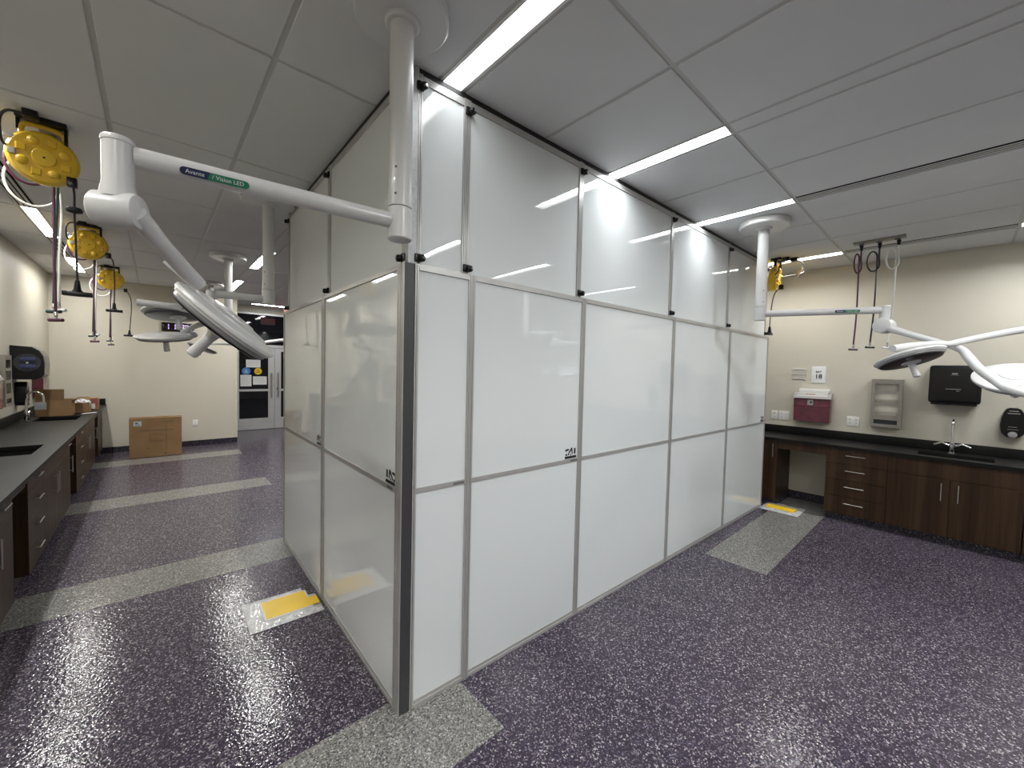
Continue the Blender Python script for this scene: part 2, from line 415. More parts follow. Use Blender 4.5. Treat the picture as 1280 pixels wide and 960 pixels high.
def lower_panel(side, u0, u1, label, st=None, rail_text=False, wl=.021, wr=.021):
    T = face_map(side)
    o_ = T @ Vector((u0, 0.02, 0))
    r_ = root('partition_panel', o_, label, 'partition panel', 'lower whiteboard partition panels')
    D = .04
    f = MB(T); stile(f, u0, u0+wl, 0, D, 0, ZU); f.obj('stile', 'alu', r_, smooth=False)
    f = MB(T); stile(f, u1-wr, u1, 0, D, 0, ZU); f.obj('stile', 'alu', r_, smooth=False)
    f = MB(T); f.box(u0+wl, u1-wr, 0, D, 0, .016).box(u0+wl, u1-wr, .004, D, .016, .034); f.obj('bottom_rail', 'alu', r_, smooth=False)
    f = MB(T); f.box(u0+wl, u1-wr, .002, D, ZM-.012, ZM+.012); mr = f.obj('middle_rail', 'alu', r_, smooth=False)
    f = MB(T); f.box(u0+wl, u1-wr, 0, D, ZU-.026, ZU-.010).box(u0+wl, u1-wr, .003, D, ZU-.010, ZU); f.obj('top_rail', 'alu', r_, smooth=False)
    MB(T).box(u0+wl, u1-wr, .008, .014, .034, ZM-.012).obj('whiteboard', 'board', r_, smooth=False)
    pu = MB(T).box(u0+wl, u1-wr, .008, .014, ZM+.012, ZU-.026).obj('whiteboard', 'board', r_, smooth=False)
    if st: sticker(T @ Matrix.Translation((0, .008, 0)), u1-wr if side == 'R' else u0+wl+.13, ZM+.0, pu)
    if rail_text:
        k = MB(T)
        ur = u1-wr if side == 'R' else u0+wl+.10
        for i in range(6): k.box(ur-.072+i*.011, ur-.064+i*.011, .001, .002, ZM-.006, ZM+.005)
        k.obj('rail_mark', 'inkgrey', mr, smooth=False)['label'] = 'small dark printed mark'
    return r_
def knob(r_, T, u, z):
    k = MB(T)
    k.box(u-.018, u+.018, -.012, .03, z-.016, z+.022, .005)
    k.obj('clamp', 'black', r_)
    k = MB(T); c = Vector((u+.008, -.012, z))
    k.lathe(c, (.35, -1, 0), [(.008, -.004), (.016, 0), (.0175, .008), (.016, .018), (.008, .022)], 20)
    kk = k.obj('clamp_knob', 'black', r_)
    MB(T).lathe(c + Vector((.35, -1, 0)).normalized()*.0225, (.35, -1, 0), [(.005, 0), (.005, .0015)], 10).obj('screw', 'chrome', kk)
def upper_panel(side, u0, u1, label, kn=()):
    T = face_map(side); DU = .035
    r_ = root('infill_panel', T @ Vector((u0, DU+.02, ZU)), label, 'partition panel', 'upper whiteboard infill panels')
    z0, z1 = ZU, ZT
    sw = .03 if side == 'L' else .022
    for a in (u0, u1-sw):
        f = MB(T); stile(f, a+.0005, a+sw-.0005, DU, DU+.035, z0, z1-.012, 2); f.obj('stile', 'alu', r_, smooth=False)
    f = MB(T); f.box(u0+sw, u1-sw, DU, DU+.035, z1-.052, z1-.018); f.obj('top_rail', 'alu', r_, smooth=False)
    f = MB(T); f.box(u0, u1, DU+.004, DU+.05, z1-.018, H-.0045); f.obj('top_gasket', 'blackm', r_, smooth=False)
    f = MB(T); f.box(u0+sw, u1-sw, DU, DU+.035, z0, z0+.012); f.obj('bottom_rail', 'alu', r_, smooth=False)
    MB(T).box(u0+sw, u1-sw, DU+.008, DU+.014, z0+.012, z1-.052).obj('whiteboard', 'board', r_, smooth=False)
    TK = T @ Matrix.Translation((0, DU, 0))
    for u in kn:
        knob(r_, TK, u, z0+.035); knob(r_, TK, u, z1-.075)
    return r_
XS = [.055, .3765, 1.2754, 2.4852, 3.6821, 4.8589]
names_r = ['narrow white panel right of the dark corner post', 'wide white panel with a sticker above its middle rail, second from corner post',
           'third white panel from the dark corner post on the long face', 'fourth white panel from the dark corner post, shows faint holder reflection',
           'last white panel on the long face, ending at the right counter']
for i in range(5):
    lower_panel('R', XS[i], XS[i+1], names_r[i], st=(i in (1, 4)), rail_text=(i in (0, 1)))
YS = [.052, 1.2551, 2.4921]
lower_panel('L', YS[0], YS[1], 'near white panel on the short shaded face, beside the dark corner post', st=True, rail_text=True, wr=.034)
lower_panel('L', YS[1], YS[2], 'far white panel on the short shaded face, nearest the glazed doors', st=True, wl=.034)
up_r = ['narrow upper white infill right of the corner pole, under the ceiling', 'upper white infill above the second long-face panel, widest in the photo',
        'upper white infill above the third long-face panel, mirroring a strip light', 'upper white infill above the fourth long-face panel',
        'last upper white infill on the long face, behind the right lamp pole']
XU = [.080, .352, 1.2554, 2.4652, 3.6621, 4.8389]
for i in range(5):
    kn = [XU[i]+.004] if i else [XU[0]+.004]
    if i == 4: kn.append(XU[5]-.01)
    upper_panel('R', XU[i], XU[i+1], up_r[i], kn)
upper_panel('L', .080, 1.2551, 'upper white infill on the short shaded face behind the lamp boom', [.085])
upper_panel('L', 1.2551, 2.4721, 'far upper white infill on the short shaded face', [1.258, 2.462])
# corner posts
r_ = root('corner_post', (0.02, .02, 0), 'dark charcoal corner post of the white partition', 'post')
MB(PT).box(.002, .053, .001, .05, 0, ZU, .003).obj('cover', 'char', r_, smooth=False)
f = MB(PT); f.box(-.001, .003, .002, .018, 0, ZU+.001).box(.0005, .004, .018, .034, 0, ZU+.001).box(-.001, .003, .034, .051, 0, ZU+.001)
f.obj('side_channel', 'alu', r_, smooth=False)
r_ = root('corner_post', (.06, .06, ZU), 'short galvanised upper corner post directly above the charcoal post', 'post')
MB(PT).box(.034, .079, .034, .079, ZU+.001, H-.0045, .003).obj('post_body', 'galv', r_, smooth=False)

# ------------------------------------------------------------------ surgical lights
def head(r_, c, n, L, rad=.2, handle=.09, under='lampglass', thin=1.0):
    """round lamp head: centre c, top normal n"""
    c, n = Vector(c), Vector(n).normalized()
    t_ = thin
    b1 = MB().lathe(c, n, [(0, .030*t_), (rad*.40, .028*t_), (rad*.41, .0245*t_), (rad*.72, .019*t_), (rad*.73, .015*t_), (rad*.95, .006*t_), (rad*.985, .004*t_), (rad, 0), (rad*1.0, -.008*t_), (rad*.985, -.011*t_), (rad*.965, -.011*t_), (rad*.955, -.018*t_), (rad*.93, -.018*t_)], 56)
    hd = b1.obj('lamp_head', 'white', r_)
    MB().lathe(c, n, [(rad*.92, -.017*t_), (rad*.92, -.028*t_), (rad*.88, -.034*t_), (rad*.05, -.038*t_)], 48).obj('lens_ring', 'lampgrey', hd)
    MB().lathe(c, n, [(rad*.86, -.0385*t_), (rad*.82, -.041*t_), (rad*.2, -.043*t_)], 40).obj('lens', under, hd)
    h = MB().lathe(c, n, [(.055, -.036*t_), (.05, -.05*t_), (.022, -.058*t_), (.018, -.06*t_-handle*.2), (.020, -.06*t_-handle), (.015, -.065*t_-handle)], 24)
    h.obj('handle', 'white', hd)
    return hd
def mount(name, x, y, label, elbow=None, zb=2.225, badge=None, can=.20, polez=2.155, text_=True):
    r_ = root(name, (x, y, H), label, 'surgical light', 'ceiling mounted surgical lights')
    MB().lathe((x, y, H-.004), (0, 0, -1), [(can-.006, 0), (can, .008), (can, .048), (can-.008, .056), (.07, .060)], 56).obj('canopy', 'white', r_)
    MB().lathe((x, y, H-.06), (0, 0, -1), [(.066, 0), (.066, .012), (.058, .018)], 32).obj('collar', 'white', r_)
    pl = MB().cyl((x, y, H-.07), (x, y, polez+.125), .0445, n=32).obj('pole', 'white', r_)
    k = MB()
    for dz in (.165, .265):
        k.lathe((x, y, polez+dz), Vector((-.75, -.66, 0)), [(.005, .0442), (.005, .0452)], 10)
    k.obj('screw', 'inkgrey', pl)
    MB().cyl((x, y, polez+.122), (x, y, polez), .0465, n=32, bev=.004).obj('pivot', 'white', r_)
    if elbow:
        e = Vector(elbow); o = Vector((x, y, zb)); d = (e-o); d.z = 0; d.normalize()
        MB().cyl(o + d*.04, Vector((e.x, e.y, zb)) - d*.02, .029, n=24).obj('boom', 'white', r_)
    return r_
def knuckle(r_, e, axis, ztop=2.262, zk=2.075, rk=.048, lk=.105):
    e = Vector(e); a = Vector(axis).normalized()
    MB().lathe((e.x, e.y, ztop), (0, 0, -1), [(.034, 0), (.036, .004), (.036, .014), (.034, .016), (.034, .12), (.042, .165)], 32).obj('elbow', 'white', r_)
    c = Vector((e.x, e.y, zk))
    MB().lathe(c - a*lk/2, a, [(rk-.006, 0), (rk, .006), (rk, lk-.012), (rk-.003, lk-.004), (rk-.010, lk)], 36).obj('knuckle', 'white', r_)
# 1: the near one, at the partition corner
r1 = mount('surgical_light', -.122, -.2, 'near white surgical light on the ceiling pole at the partition corner', (-.905, -.128, 2.225), can=.178)
knuckle(r1, (-.918, -.135), (.88, -.47, 0), zk=2.068)
MB().tube([(-.885, -.160, 2.063), (-.833, -.088, 2.012), (-.787, -.021, 1.968), (-.735, .045, 1.921)], [.028, .023, .0235, .0245], 20).obj('spring_arm', 'white', r1)
# badge on the boom: runs along the camera-facing side (-y)
ex = Vector((-.785, .072, 0)).normalized(); by0 = Vector((-.905, -.128, 2.225))
dirb = Vector((.785, -.072, 0)).normalized(); nrm = Vector((-.72, -6.2, -.55)).normalized()
def badge(r_, p0, d, side, L=.17, h=.022, words=('Avante', 'Vision LED'), up_=(0, 0, 1)):
    d = Vector(d).normalized(); side = Vector(side).normalized(); side = (side - d*side.dot(d)).normalized()
    v = side.cross(d); v = v if v.z > 0 else -v
    p0 = Vector(p0) + side*.0292
    def arc(cx, s_):
        return [(cx + s_*math.cos(a)*h/2, math.sin(a)*h/2) for a in [PI/2 - k*PI/8 for k in range(9)]]
    x1 = L*.40
    left = [(-c[0]+0, c[1]) for c in arc(0, 1)]
    pl = [(x1+.004, h/2), (x1-.004, -h/2)] + list(reversed([(h/2-math.cos(a)*h/2, math.sin(a)*h/2) for a in [PI/2 - k*PI/8 for k in range(9)]]))
    pr_ = [(x1+.004, h/2)] + [(L-h/2+math.cos(a)*h/2, math.sin(a)*h/2) for a in [PI/2 - k*PI/8 for k in range(9)]] + [(x1-.004, -h/2)]
    b1 = MB().prism(pl, p0, d, v, side*.0012).obj('badge', 'navy', r_, smooth=False); b1['label'] = 'navy and green name badge'
    b2 = MB().prism(pr_, p0, d, v, side*.0012).obj('badge_end', 'green', b1, smooth=False)
    p1 = p0 + side*.0016
    text(words[0], 'lettering', 'paper', b1, p1 + d*(x1*.52), d, v, h*.72)
    text('/ '+words[1], 'lettering', 'paper', b1, p1 + d*(x1+(L-x1)*.47), d, v, h*.72)
badge(r1, by0 + dirb*.118, dirb, (-.05, -1, -.42))
head(r1, (-.6394, .1437, 1.8125), (.6253, -.2138, .7505), None, .192, .10, thin=1.15)
MB().tube([(-.822, .082, 1.988), (-.79, .075, 1.955), (-.760, .072, 1.925)], .0055, 10).obj('pivot_arm', 'white', r1)

# 2: beyond the first, carries two heads
r2 = mount('surgical_light', -.12, 2.24, 'white twin-headed surgical light on the second ceiling pole, left of the partition', (-.495, 2.30, 2.20), zb=2.20)
MB().lathe((-.50, 2.31, 2.225), (0, 0, -1), [(.036, 0), (.038, .006), (.036, .10), (.046, .16), (.05, .22), (.04, .25)], 28).obj('elbow', 'white', r2)
MB().lathe((-.53, 2.27, 1.975), (.62, .60, 0), [(.04, -.01), (.046, 0), (.046, .09), (.04, .10)], 28).obj('knuckle', 'white', r2)
MB().tube([(-.51, 2.24, 2.02), (-.56, 2.12, 2.018), (-.749, 2.058, 2.043), (-.93, 2.09, 2.055)], [.019, .021, .021, .023], 16, 5).obj('yoke', 'white', r2)
MB().tube([(-.535, 2.33, 1.975), (-.60, 2.42, 1.94), (-.674, 2.51, 1.90)], [.026, .020, .020], 16).obj('spring_arm', 'white', r2)
h2 = head(r2, (-.713, 2.2343, 2.030), (-.060, .160, .985), None, .205, .075); h2['label'] = 'upper lamp head, dark underside showing'
h3 = head(r2, (-.7796, 2.5518, 1.858), (-.0896, -.1656, .9821), None, .19, .075, thin=.8); h3['label'] = 'lower lamp head, white top showing'
MB().tube([(-.63, 2.47, 1.895), (-.60, 2.50, 1.885), (-.59, 2.56, 1.872), (-.64, 2.60, 1.865)], .016, 12, 4).obj('yoke', 'white', r2)
# 3 and 4: poles down the room; 5: its pole stands behind the partition, its small head shows past the door
mount('surgical_light', -.12, 4.68, 'white ceiling pole and canopy third down the room, without visible arm')
mount('surgical_light', -.10, 7.12, 'farthest white ceiling pole and canopy before the far wall')
r5 = mount('surgical_light', 1.0, 4.68, 'small distant surgical light head beside the clock, arm from behind the partition', (.80, 5.35, 2.20), zb=2.2)
MB().lathe((.80, 5.35, 2.24), (0, 0, -1), [(.036, 0), (.036, .14), (.05, .18), (.05, .25), (.03, .26)], 24).obj('elbow', 'white', r5)
MB().tube([(.78, 5.36, 2.03), (.634, 5.452, 2.02), (.3, 5.49, 1.95), (.117, 5.508, 1.936), (-.223, 5.811, 1.928), (-.30, 5.88, 1.88)], [.028, .026, .024, .022, .022, .02], 14, 4).obj('spring_arm', 'white', r5)
head(r5, (-.3006, 5.8802, 1.8652), (.3798, .0881, .9208), None, .19, .07, thin=.7)
# right lamp
r6 = mount('surgical_light', 3.30, -.45, 'white surgical light on the pole right of the partition, big head at the right edge', (3.635, -1.258, 2.215), zb=2.215)
knuckle(r6, (3.637, -1.262), (-.96, .25, 0), ztop=2.25, zk=2.085, rk=.062, lk=.11)
MB().tube([(3.60, -1.30, 2.06), (3.52, -1.42, 2.00), (3.42, -1.58, 1.925), (3.34, -1.69, 1.87), (3.26, -1.735, 1.80), (3.10, -1.78, 1.725), (2.90, -1.835, 1.66), (2.79, -1.88, 1.615), (2.78, -1.97, 1.585), (2.90, -2.09, 1.60), (3.08, -2.17, 1.65)],
    [.030, .024, .023, .024, .028, .026, .024, .023, .022, .022, .022], 18, 5).obj('spring_arm', 'white', r6)
head(r6, (3.3396, -1.9456, 1.6801), (-.47, -.010, .882), None, .20, .08)
badge(r6, (3.300+.335*.62+.0, -.45-.808*.62, 2.215), (.383, -.924, 0), (-.924, -.383, -.1), L=.17, h=.022)
# lamp whose pole is outside the frame on the right
r7 = mount('surgical_light', 3.30, -2.89, 'dark-lensed surgical lamp head over the paper towel dispenser, arm from the right edge', (3.62, -2.55, 2.215), zb=2.215)
knuckle(r7, (3.62, -2.55), (-.96, .25, 0), ztop=2.25, zk=2.085, rk=.06, lk=.11)
MB().tube([(3.63, -2.50, 2.07), (3.62, -2.2, 2.05), (3.606, -1.976, 2.011), (3.45, -1.80, 1.96), (3.373, -1.705, 1.929), (3.29, -1.631, 1.904), (3.207, -1.557, 1.902), (3.06, -1.467, 1.885), (2.93, -1.38, 1.86)],
    [.028, .024, .024, .023, .022, .020, .020, .022, .024], 18, 5).obj('spring_arm', 'white', r7)
MB().cyl((2.98, -1.40, 1.865), (2.985, -1.402, 1.80), .012).obj('pivot', 'white', r7)
head(r7, (3.0909, -1.4505, 1.8086), (.1514, .344, .9267), None, .192, .085)

# ------------------------------------------------------------------ cord reels
def reel(x, y, z, label, cable, stop, plug, first=False, face=-1):
    r_ = root('cord_reel', (x, y, z), label, 'cord reel', 'yellow cord reels')
    b_ = MB(); b_.box(x-.10, x+.10, y-.03, y+.075, H-.03, H-.004, .004).box(x-.10, x-.085, y+.01, y+.04, z+.13, H-.02).box(x+.085, x+.10, y+.01, y+.04, z+.10, H-.02)
    b_.obj('bracket', 'black', r_)
    n = (.12, face, -.10)
    MB().lathe((x, y+.045, z), n, [(.125, -.055), (.142, -.045), (.148, -.02), (.148, .0), (.143, .02), (.132, .030), (.055, .034)], 44).obj('housing', 'yellow', r_)
    hb = MB(); nn = Vector(n).normalized(); uu = nn.cross(Vector((0, 0, 1))).normalized(); vv = uu.cross(nn)
    c = Vector((x, y+.045, z)) + nn*.030
    hb.lathe(c, nn, [(.052, -.004), (.050, .010), (.046, .013), (.008, .013)], 30)
    for k in range(8):
        a = 2*PI*k/8 + .35; p = c + uu*math.cos(a)*.092 + vv*math.sin(a)*.092
        if k % 2: hb.lathe(p, nn, [(.027, -.006), (.024, .014), (.014, .024), (0, .027)], 14)
        else: hb.lathe(p, nn, [(.032, -.006), (.024, .016), (.022, .018), (.0, .018)], 4)
    hb.obj('front_ribs', 'yellow', r_, angle=25)
    MB().lathe(c + nn*.013, nn, [(.006, 0), (.005, .003)], 10).obj('axle', 'ink', r_)
    hd = MB(); hd.tube([tuple(c + vv*a_ + uu*b__ - nn*.03) for a_, b__ in ((.115, -.085), (.165, -.075), (.178, 0), (.165, .075), (.115, .085))], .014, 10, 5)
    hd.obj('carry_handle', 'yellow', r_)
    MB().box(-.022, .022, -.022, .022, -.035, .02, .006, mat=Matrix.Translation(Vector(cable[0]))).obj('cable_guide', 'black', r_)
    cb = MB().tube(cable, .0055, 8, 6).obj('cable', 'blackhose', r_)
    if stop: MB().lathe(stop, (0, 0, 1), [(.012, -.018), (.036, -.010), (.038, .004), (.030, .014), (.010, .018)], 20).obj('cable_stop', 'blackm', r_)
    p = Vector(plug)
    k = MB(); k.lathe(p, (0, 0, -1), [(.010, 0), (.014, .02), (.018, .055), (.026, .07)], 14)
    k.box(p.x-.066, p.x+.066, p.y-.02, p.y+.02, p.z-.098, p.z-.07, .006)
    k.obj('triple_outlet', 'black', r_)
    ob = MB().box(x-.062, x-.002, y-.10, y-.04, H-.045, H-.004, .005).obj('ceiling_outlet', 'black', r_)
    MB().tube([(x-.05, y-.07, H-.035), (x-.11, y-.07, H-.03), (x-.145, y-.05, H-.07), (x-.15, y-.02, z+.05), (x-.14, y+.01, z+.02)], .007, 8, 6).obj('supply_cable', 'blackhose', r_)
    MB().box(x-.145, x-.06, y-.002, y+.012, z+.065, z+.085, .003).obj('rating_plate', 'lidglass', r_)
    MB().box(x-.130, x-.100, y-.012, y-.002, z-.025, z+.010, .003).obj('rating_plate', 'lidglass', r_)
    return r_
reel(-1.325, 1.93, 2.835, 'nearest yellow cord reel at the upper left edge', [(-1.21, 1.94, 2.73), (-1.203, 1.95, 2.66), (-1.204, 1.95, 2.563), (-1.20, 1.95, 2.35), (-1.196, 1.95, 2.14)], (-1.204, 1.95, 2.563), (-1.196, 1.95, 2.14))
reel(-1.345, 4.37, 2.845, 'middle yellow cord reel, second from the camera', [(-1.20, 4.39, 2.765), (-1.165, 4.41, 2.70), (-1.158, 4.43, 2.50), (-1.163, 4.45, 2.25)], None, (-1.163, 4.45, 2.27))
reel(-1.32, 6.81, 2.855, 'farthest yellow cord reel on the left, cable bowing right', [(-1.16, 6.83, 2.72), (-1.11, 6.88, 2.62), (-1.10, 6.92, 2.45), (-1.125, 6.95, 2.10)], None, (-1.126, 6.95, 2.12))
reel(4.75, -.205, 2.82, 'yellow cord reel seen edge-on beside the right lamp pole', [(4.66, -.25, 2.70), (4.56, -.21, 2.6), (4.50, -.20, 2.4), (4.48, -.20, 2.2)], None, (4.48, -.20, 2.22))
tg = MB(); tg.tube([(4.80, -.35, 3.02), (4.86, -.40, 2.99), (4.87, -.42, 2.92), (4.83, -.40, 2.86), (4.60, -.26, 2.80)], .006, 8, 5)
tgr = root('ceiling_receptacle', (4.80, -.33, H), 'small black ceiling receptacle with a cream plug right of the edge-on reel', 'receptacle')
MB().box(4.765, 4.835, -.37, -.30, H-.045, H-.004, .004).obj('box', 'black', tgr)
tg.obj('cable', 'blackhose', tgr)
MB().box(-.016, .016, -.02, .02, -.07, .05, .012, mat=Matrix.Translation((4.80, -.385, 2.875)) @ Matrix.Rotation(.5, 4, 'X')).obj('plug', 'beigeplug', tgr)

# ------------------------------------------------------------------ gas hoses on ceiling plates
def hose(x, y, mat, zb, label, group, loop_r=.09, dirx=(0, 1), tee_mat=None, drift=(0, 0), dark_tee=True, lz=None):
    r_ = root('gas_hose', (x, y, H-.02), label, 'hose', group)
    MB().lathe((x, y, H-.0345), (0, 0, -1), [(.016, 0), (.018, .012), (.013, .02), (.013, .045), (.008, .05)], 14).obj('ceiling_fitting', 'black', r_)
    dx, dy = dirx; pts = [(x, y, H-.06)]
    z0 = H-.11; lz = lz or loop_r*1.35
    pts.append((x, y, z0-lz*.5))
    for k in range(1, 12):
        a = 2*PI*k/12
        pts.append((x - dx*loop_r*(1-math.cos(a)), y - dy*loop_r*(1-math.cos(a)) - .012 + .024*k/12, z0 - lz - lz*math.sin(a)))
    pts.append((x+.003, y+.014, z0-lz*1.3)); pts.append((x+.004, y+.014, z0-lz*2.3)); pts.append((x+drift[0]*.5, y+drift[1]*.5, (z0+zb)/2-.1)); pts.append((x+drift[0], y+drift[1], zb+.05))
    MB().tube(pts, .0075, 8, 5).obj('hose_line', mat, r_)
    ex_, ey_ = x+drift[0], y+drift[1]
    t_ = MB().lathe((ex_, ey_, zb+.055), (0, 0, -1), [(.006, 0), (.010, .008), (.010, .03), (.007, .034), (.007, .05)], 12); t_.obj('coupling', 'chrome', r_)
    n_ = Vector((.75, -.66, 0))
    MB().cyl(Vector((ex_, ey_, zb))-n_*.045, Vector((ex_, ey_, zb))+n_*.045, .011, bev=.002, n=12).obj('tee_handle', tee_mat or mat, r_)
    return r_
def plate(x, y0, y1, label):
    r_ = root('hose_plate', (x, (y0+y1)/2, H), label, 'plate', 'ceiling hose plates')
    MB().box(x-.045, x+.045, y0, y1, H-.024, H-.004, .002).obj('plate_body', 'holder', r_)
    for y in (y0+.06, (y0+y1)/2, y1-.06):
        MB().lathe((x, y, H-.024), (0, 0, -1), [(.024, 0), (.024, .006), (.018, .010)], 16).obj('flange', 'inkgrey', r_)
where = ['nearest', 'middle', 'farthest']
for k in range(3):
    yo = 2.44*k; zz = (1.90, 1.85, 1.885)[k]; xo = (-1.31, -1.325, -1.335)[k]; ww = where[k]
    plate(xo, 2.04+yo, 2.44+yo, 'steel hose plate on the ceiling behind the %s left yellow reel' % ww)
    g_ = None
    hose(xo, 2.10+yo, 'purphose', zz+.00, 'purple gas hose hanging behind the %s left yellow reel' % ww, g_, .09, (1, .2), drift=(.0, .04), lz=.12)
    hose(xo, 2.24+yo, 'tealhose', zz+.06, 'dark teal gas hose hanging behind the %s left yellow reel' % ww, g_, .06, (.9, .3), drift=(-.02, .0), lz=.09)
    hose(xo, 2.38+yo, 'whitehose', zz+.08, 'white gas hose hanging behind the %s left yellow reel' % ww, g_, .115, (1, .2), drift=(-.01, -.03), tee_mat='whitematte', lz=.15)
plate(4.60, -1.29, -.90, 'steel hose plate on the ceiling at the right, holding three hoses')
hose(4.62, -.96, 'purphose', 1.945, 'purple hanging gas hose, leftmost of the three at the right', 'hoses on the right ceiling plate', .028, (-.2, -.97), drift=(-.02, .02), lz=.10)
hose(4.62, -1.10, 'blackhose', 1.965, 'black hanging gas hose, between the purple and the white one at the right', 'hoses on the right ceiling plate', .048, (-.2, -.97), drift=(-.02, .03), tee_mat='black', lz=.10)
hose(4.62, -1.24, 'whitehose', 1.955, 'white hanging gas hose, rightmost of the three at the right', 'hoses on the right ceiling plate', .045, (-.2, -.97), drift=(-.03, .04), tee_mat='whitematte', lz=.10)

# ------------------------------------------------------------------ cabinets
def handle_bar(a, b_, out, mat='steel', parent=None, r=.0048, st=.026):
    a, b_, out = Vector(a), Vector(b_), Vector(out)
    d = (b_-a).normalized(); k = MB()
    k.cyl(a+out*st, b_+out*st, r, n=10)
    for p in (a+d*.02, b_-d*.02): k.cyl(p, p+out*st, r*.8, n=8)
    return k.obj('handle', mat, parent)
def cab(side, y0, y1, spec, label, group):
    """side R: front x=5.02 facing -x ; side L: front x=-1.53 facing +x ; spec: list of (kind, y0, y1, z0, z1, handle)"""
    if side == 'R': xf, xb, o_ = 5.02, XR-.015, -1
    else: xf, xb, o_ = -1.53, XL+.015, 1
    r_ = root('base_cabinet', ((xf+xb)/2, (y0+y1)/2, 0), label, 'cabinet', group)
    xi = xf - o_*.02
    bx0, bx1 = min(xi, xb), max(xi, xb); k = MB()
    k.box(bx0, bx1, y0+.001, y0+.018, .085, .835).box(bx0, bx1, y1-.018, y1-.001, .085, .835).box(bx0, bx1, y0+.018, y1-.018, .085, .103)
    k.box(min(xb, xb+o_*.006), max(xb, xb+o_*.006), y0+.018, y1-.018, .103, .62)
    k.obj('body', 'wood', r_, smooth=False)
    xt = xf - o_*.07
    MB().box(min(xt, xb), max(xt, xb), y0+.001, y1-.001, 0.001, .085).obj('plinth', 'cove', r_, smooth=False)
    for kind, a, b_, z0, z1, hh in spec:
        nm = {'d': 'door', 'w': 'drawer', 'p': 'false_front'}[kind]
        fo = MB().box(xi, xf, a+.0015, b_-.0015, z0+.0015, z1-.0015, .0012, seg=1).obj(nm, 'wood', r_, smooth=False)
        if kind == 'w':
            c = (a+b_)/2; z = z1-.07 if z1-z0 > .12 else (z0+z1)/2
            handle_bar((xf, c-.085, z), (xf, c+.085, z), (o_, 0, 0), parent=fo)
        elif hh is not None:
            handle_bar((xf, hh, z1-.215), (xf, hh, z1-.04), (o_, 0, 0), parent=fo)
def drawers(y0, y1): 
    zs = [.085, .285, .475, .66, .833]
    return [('w', y0, y1, zs[i], zs[i+1], None) for i in range(4)]
def sinkdoors(y0, y1, n=2, hs=None):
    w_ = (y1-y0)/n; out = [('p', y0, y1, .66, .833, None)]
    for i in range(n):
        a = y0+i*w_; out.append(('d', a, a+w_, .085, .66, (hs[i] if hs else a+w_/2)))
    return out
cab('R', -.20, .26, [('d', -.20, .26, .085, .833, -.155)], 'narrow walnut cabinet door beside the partition end', 'right wall cabinets')
cab('R', -1.22, -.69, drawers(-1.22, -.69), 'walnut four-drawer base cabinet right of the knee space', 'right wall cabinets')
cab('R', -2.135, -1.22, sinkdoors(-2.135, -1.22, 2, [-1.735, -1.62]), 'walnut double-door base cabinet under the right sink', 'right wall cabinets')
cab('R', -2.67, -2.14, drawers(-2.67, -2.14), 'walnut drawer cabinet cut by the right edge of the photo', 'right wall cabinets')
cab('L', 1.30, 2.30, [('w', 1.80, 2.30, .66, .833, None), ('d', 1.80, 2.30, .085, .66, 1.90), ('w', 1.30, 1.80, .66, .833, None), ('d', 1.30, 1.80, .085, .66, 1.72)], 'dark walnut cabinet at the lower left edge, nearest the camera', 'left wall cabinets')
cab('L', 2.72, 3.28, drawers(2.72, 3.28), 'dark walnut four-drawer cabinet past the nearest knee space', 'left wall cabinets')
cab('L', 3.28, 4.66, [('p', 3.28, 4.20, .66, .833, None), ('w', 4.20, 4.66, .66, .833, None), ('d', 3.28, 3.74, .085, .66, 3.70), ('d', 3.74, 4.20, .085, .66, 3.79), ('d', 4.20, 4.66, .085, .66, 4.59)],
    'dark walnut cabinet with three doors under the nearer left sink', 'left wall cabinets')
cab('L', 5.12, 5.66, drawers(5.12, 5.66), 'dark walnut four-drawer cabinet past the second left knee space', 'left wall cabinets')
cab('L', 5.66, 7.10, sinkdoors(5.66, 7.10, 3, [6.09, 6.19, 7.05]), 'dark walnut cabinet below the cartons', 'left wall cabinets')
cab('L', 7.55, 8.28, sinkdoors(7.55, 8.28, 2, [7.87, 7.95]), 'last dark walnut cabinet of the left run, against the far wall', 'left wall cabinets')
def apron(side, y0, y1, label):
    if side == 'R': xa, xb = 5.03, 5.05
    else: xa, xb = -1.56, -1.54
    o = MB().box(xa, xb, y0+.001, y1-.001, .735, .833, .001, seg=1).obj('apron_panel', 'wood', smooth=False)
    tag(o, label, 'panel')
apron('R', -.69, -.20, 'walnut apron panel over the right knee space')
apron('L', 2.30, 2.72, 'walnut apron panel over the nearest left knee space')
apron('L', 4.66, 5.12, 'walnut apron panel over the second left knee space')
apron('L', 7.10, 7.55, 'walnut apron panel over the last left knee space')
def counter(side, y0, y1, holes, label):
    if side == 'R': xf, xb, bx0, bx1 = 4.985, XR-.002, XR-.022, XR-.002
    else: xf, xb, bx0, bx1 = -1.475, XL+.002, XL+.002, XL+.022
    r_ = root('countertop', ((xf+xb)/2, (y0+y1)/2, .835), label, 'countertop')
    k = MB(); cur = y0; xa, xc = min(xf, xb), max(xf, xb)
    for hx0, hx1, hy0, hy1 in holes:
        k.box(xa, xc, cur, hy0, .836, .87); k.box(xa, hx0, hy0, hy1, .836, .87); k.box(hx1, xc, hy0, hy1, .836, .87); cur = hy1
    k.box(xa, xc, cur, y1, .836, .87); bmesh.ops.remove_doubles(k.bm, verts=k.bm.verts[:], dist=1e-5)
    k.obj('slab', 'counter', r_, smooth=False)
    MB().box(bx0, bx1, y0, y1, .8705, .972, .002).obj('backsplash', 'counter', r_)
    if side == 'L': MB().box(bx1+.001, xf-.01, y1-.02, y1, .8705, .972, .002).obj('end_splash', 'counter', r_)
    return r_
RH = [(5.11, 5.40, -1.96, -1.43)]
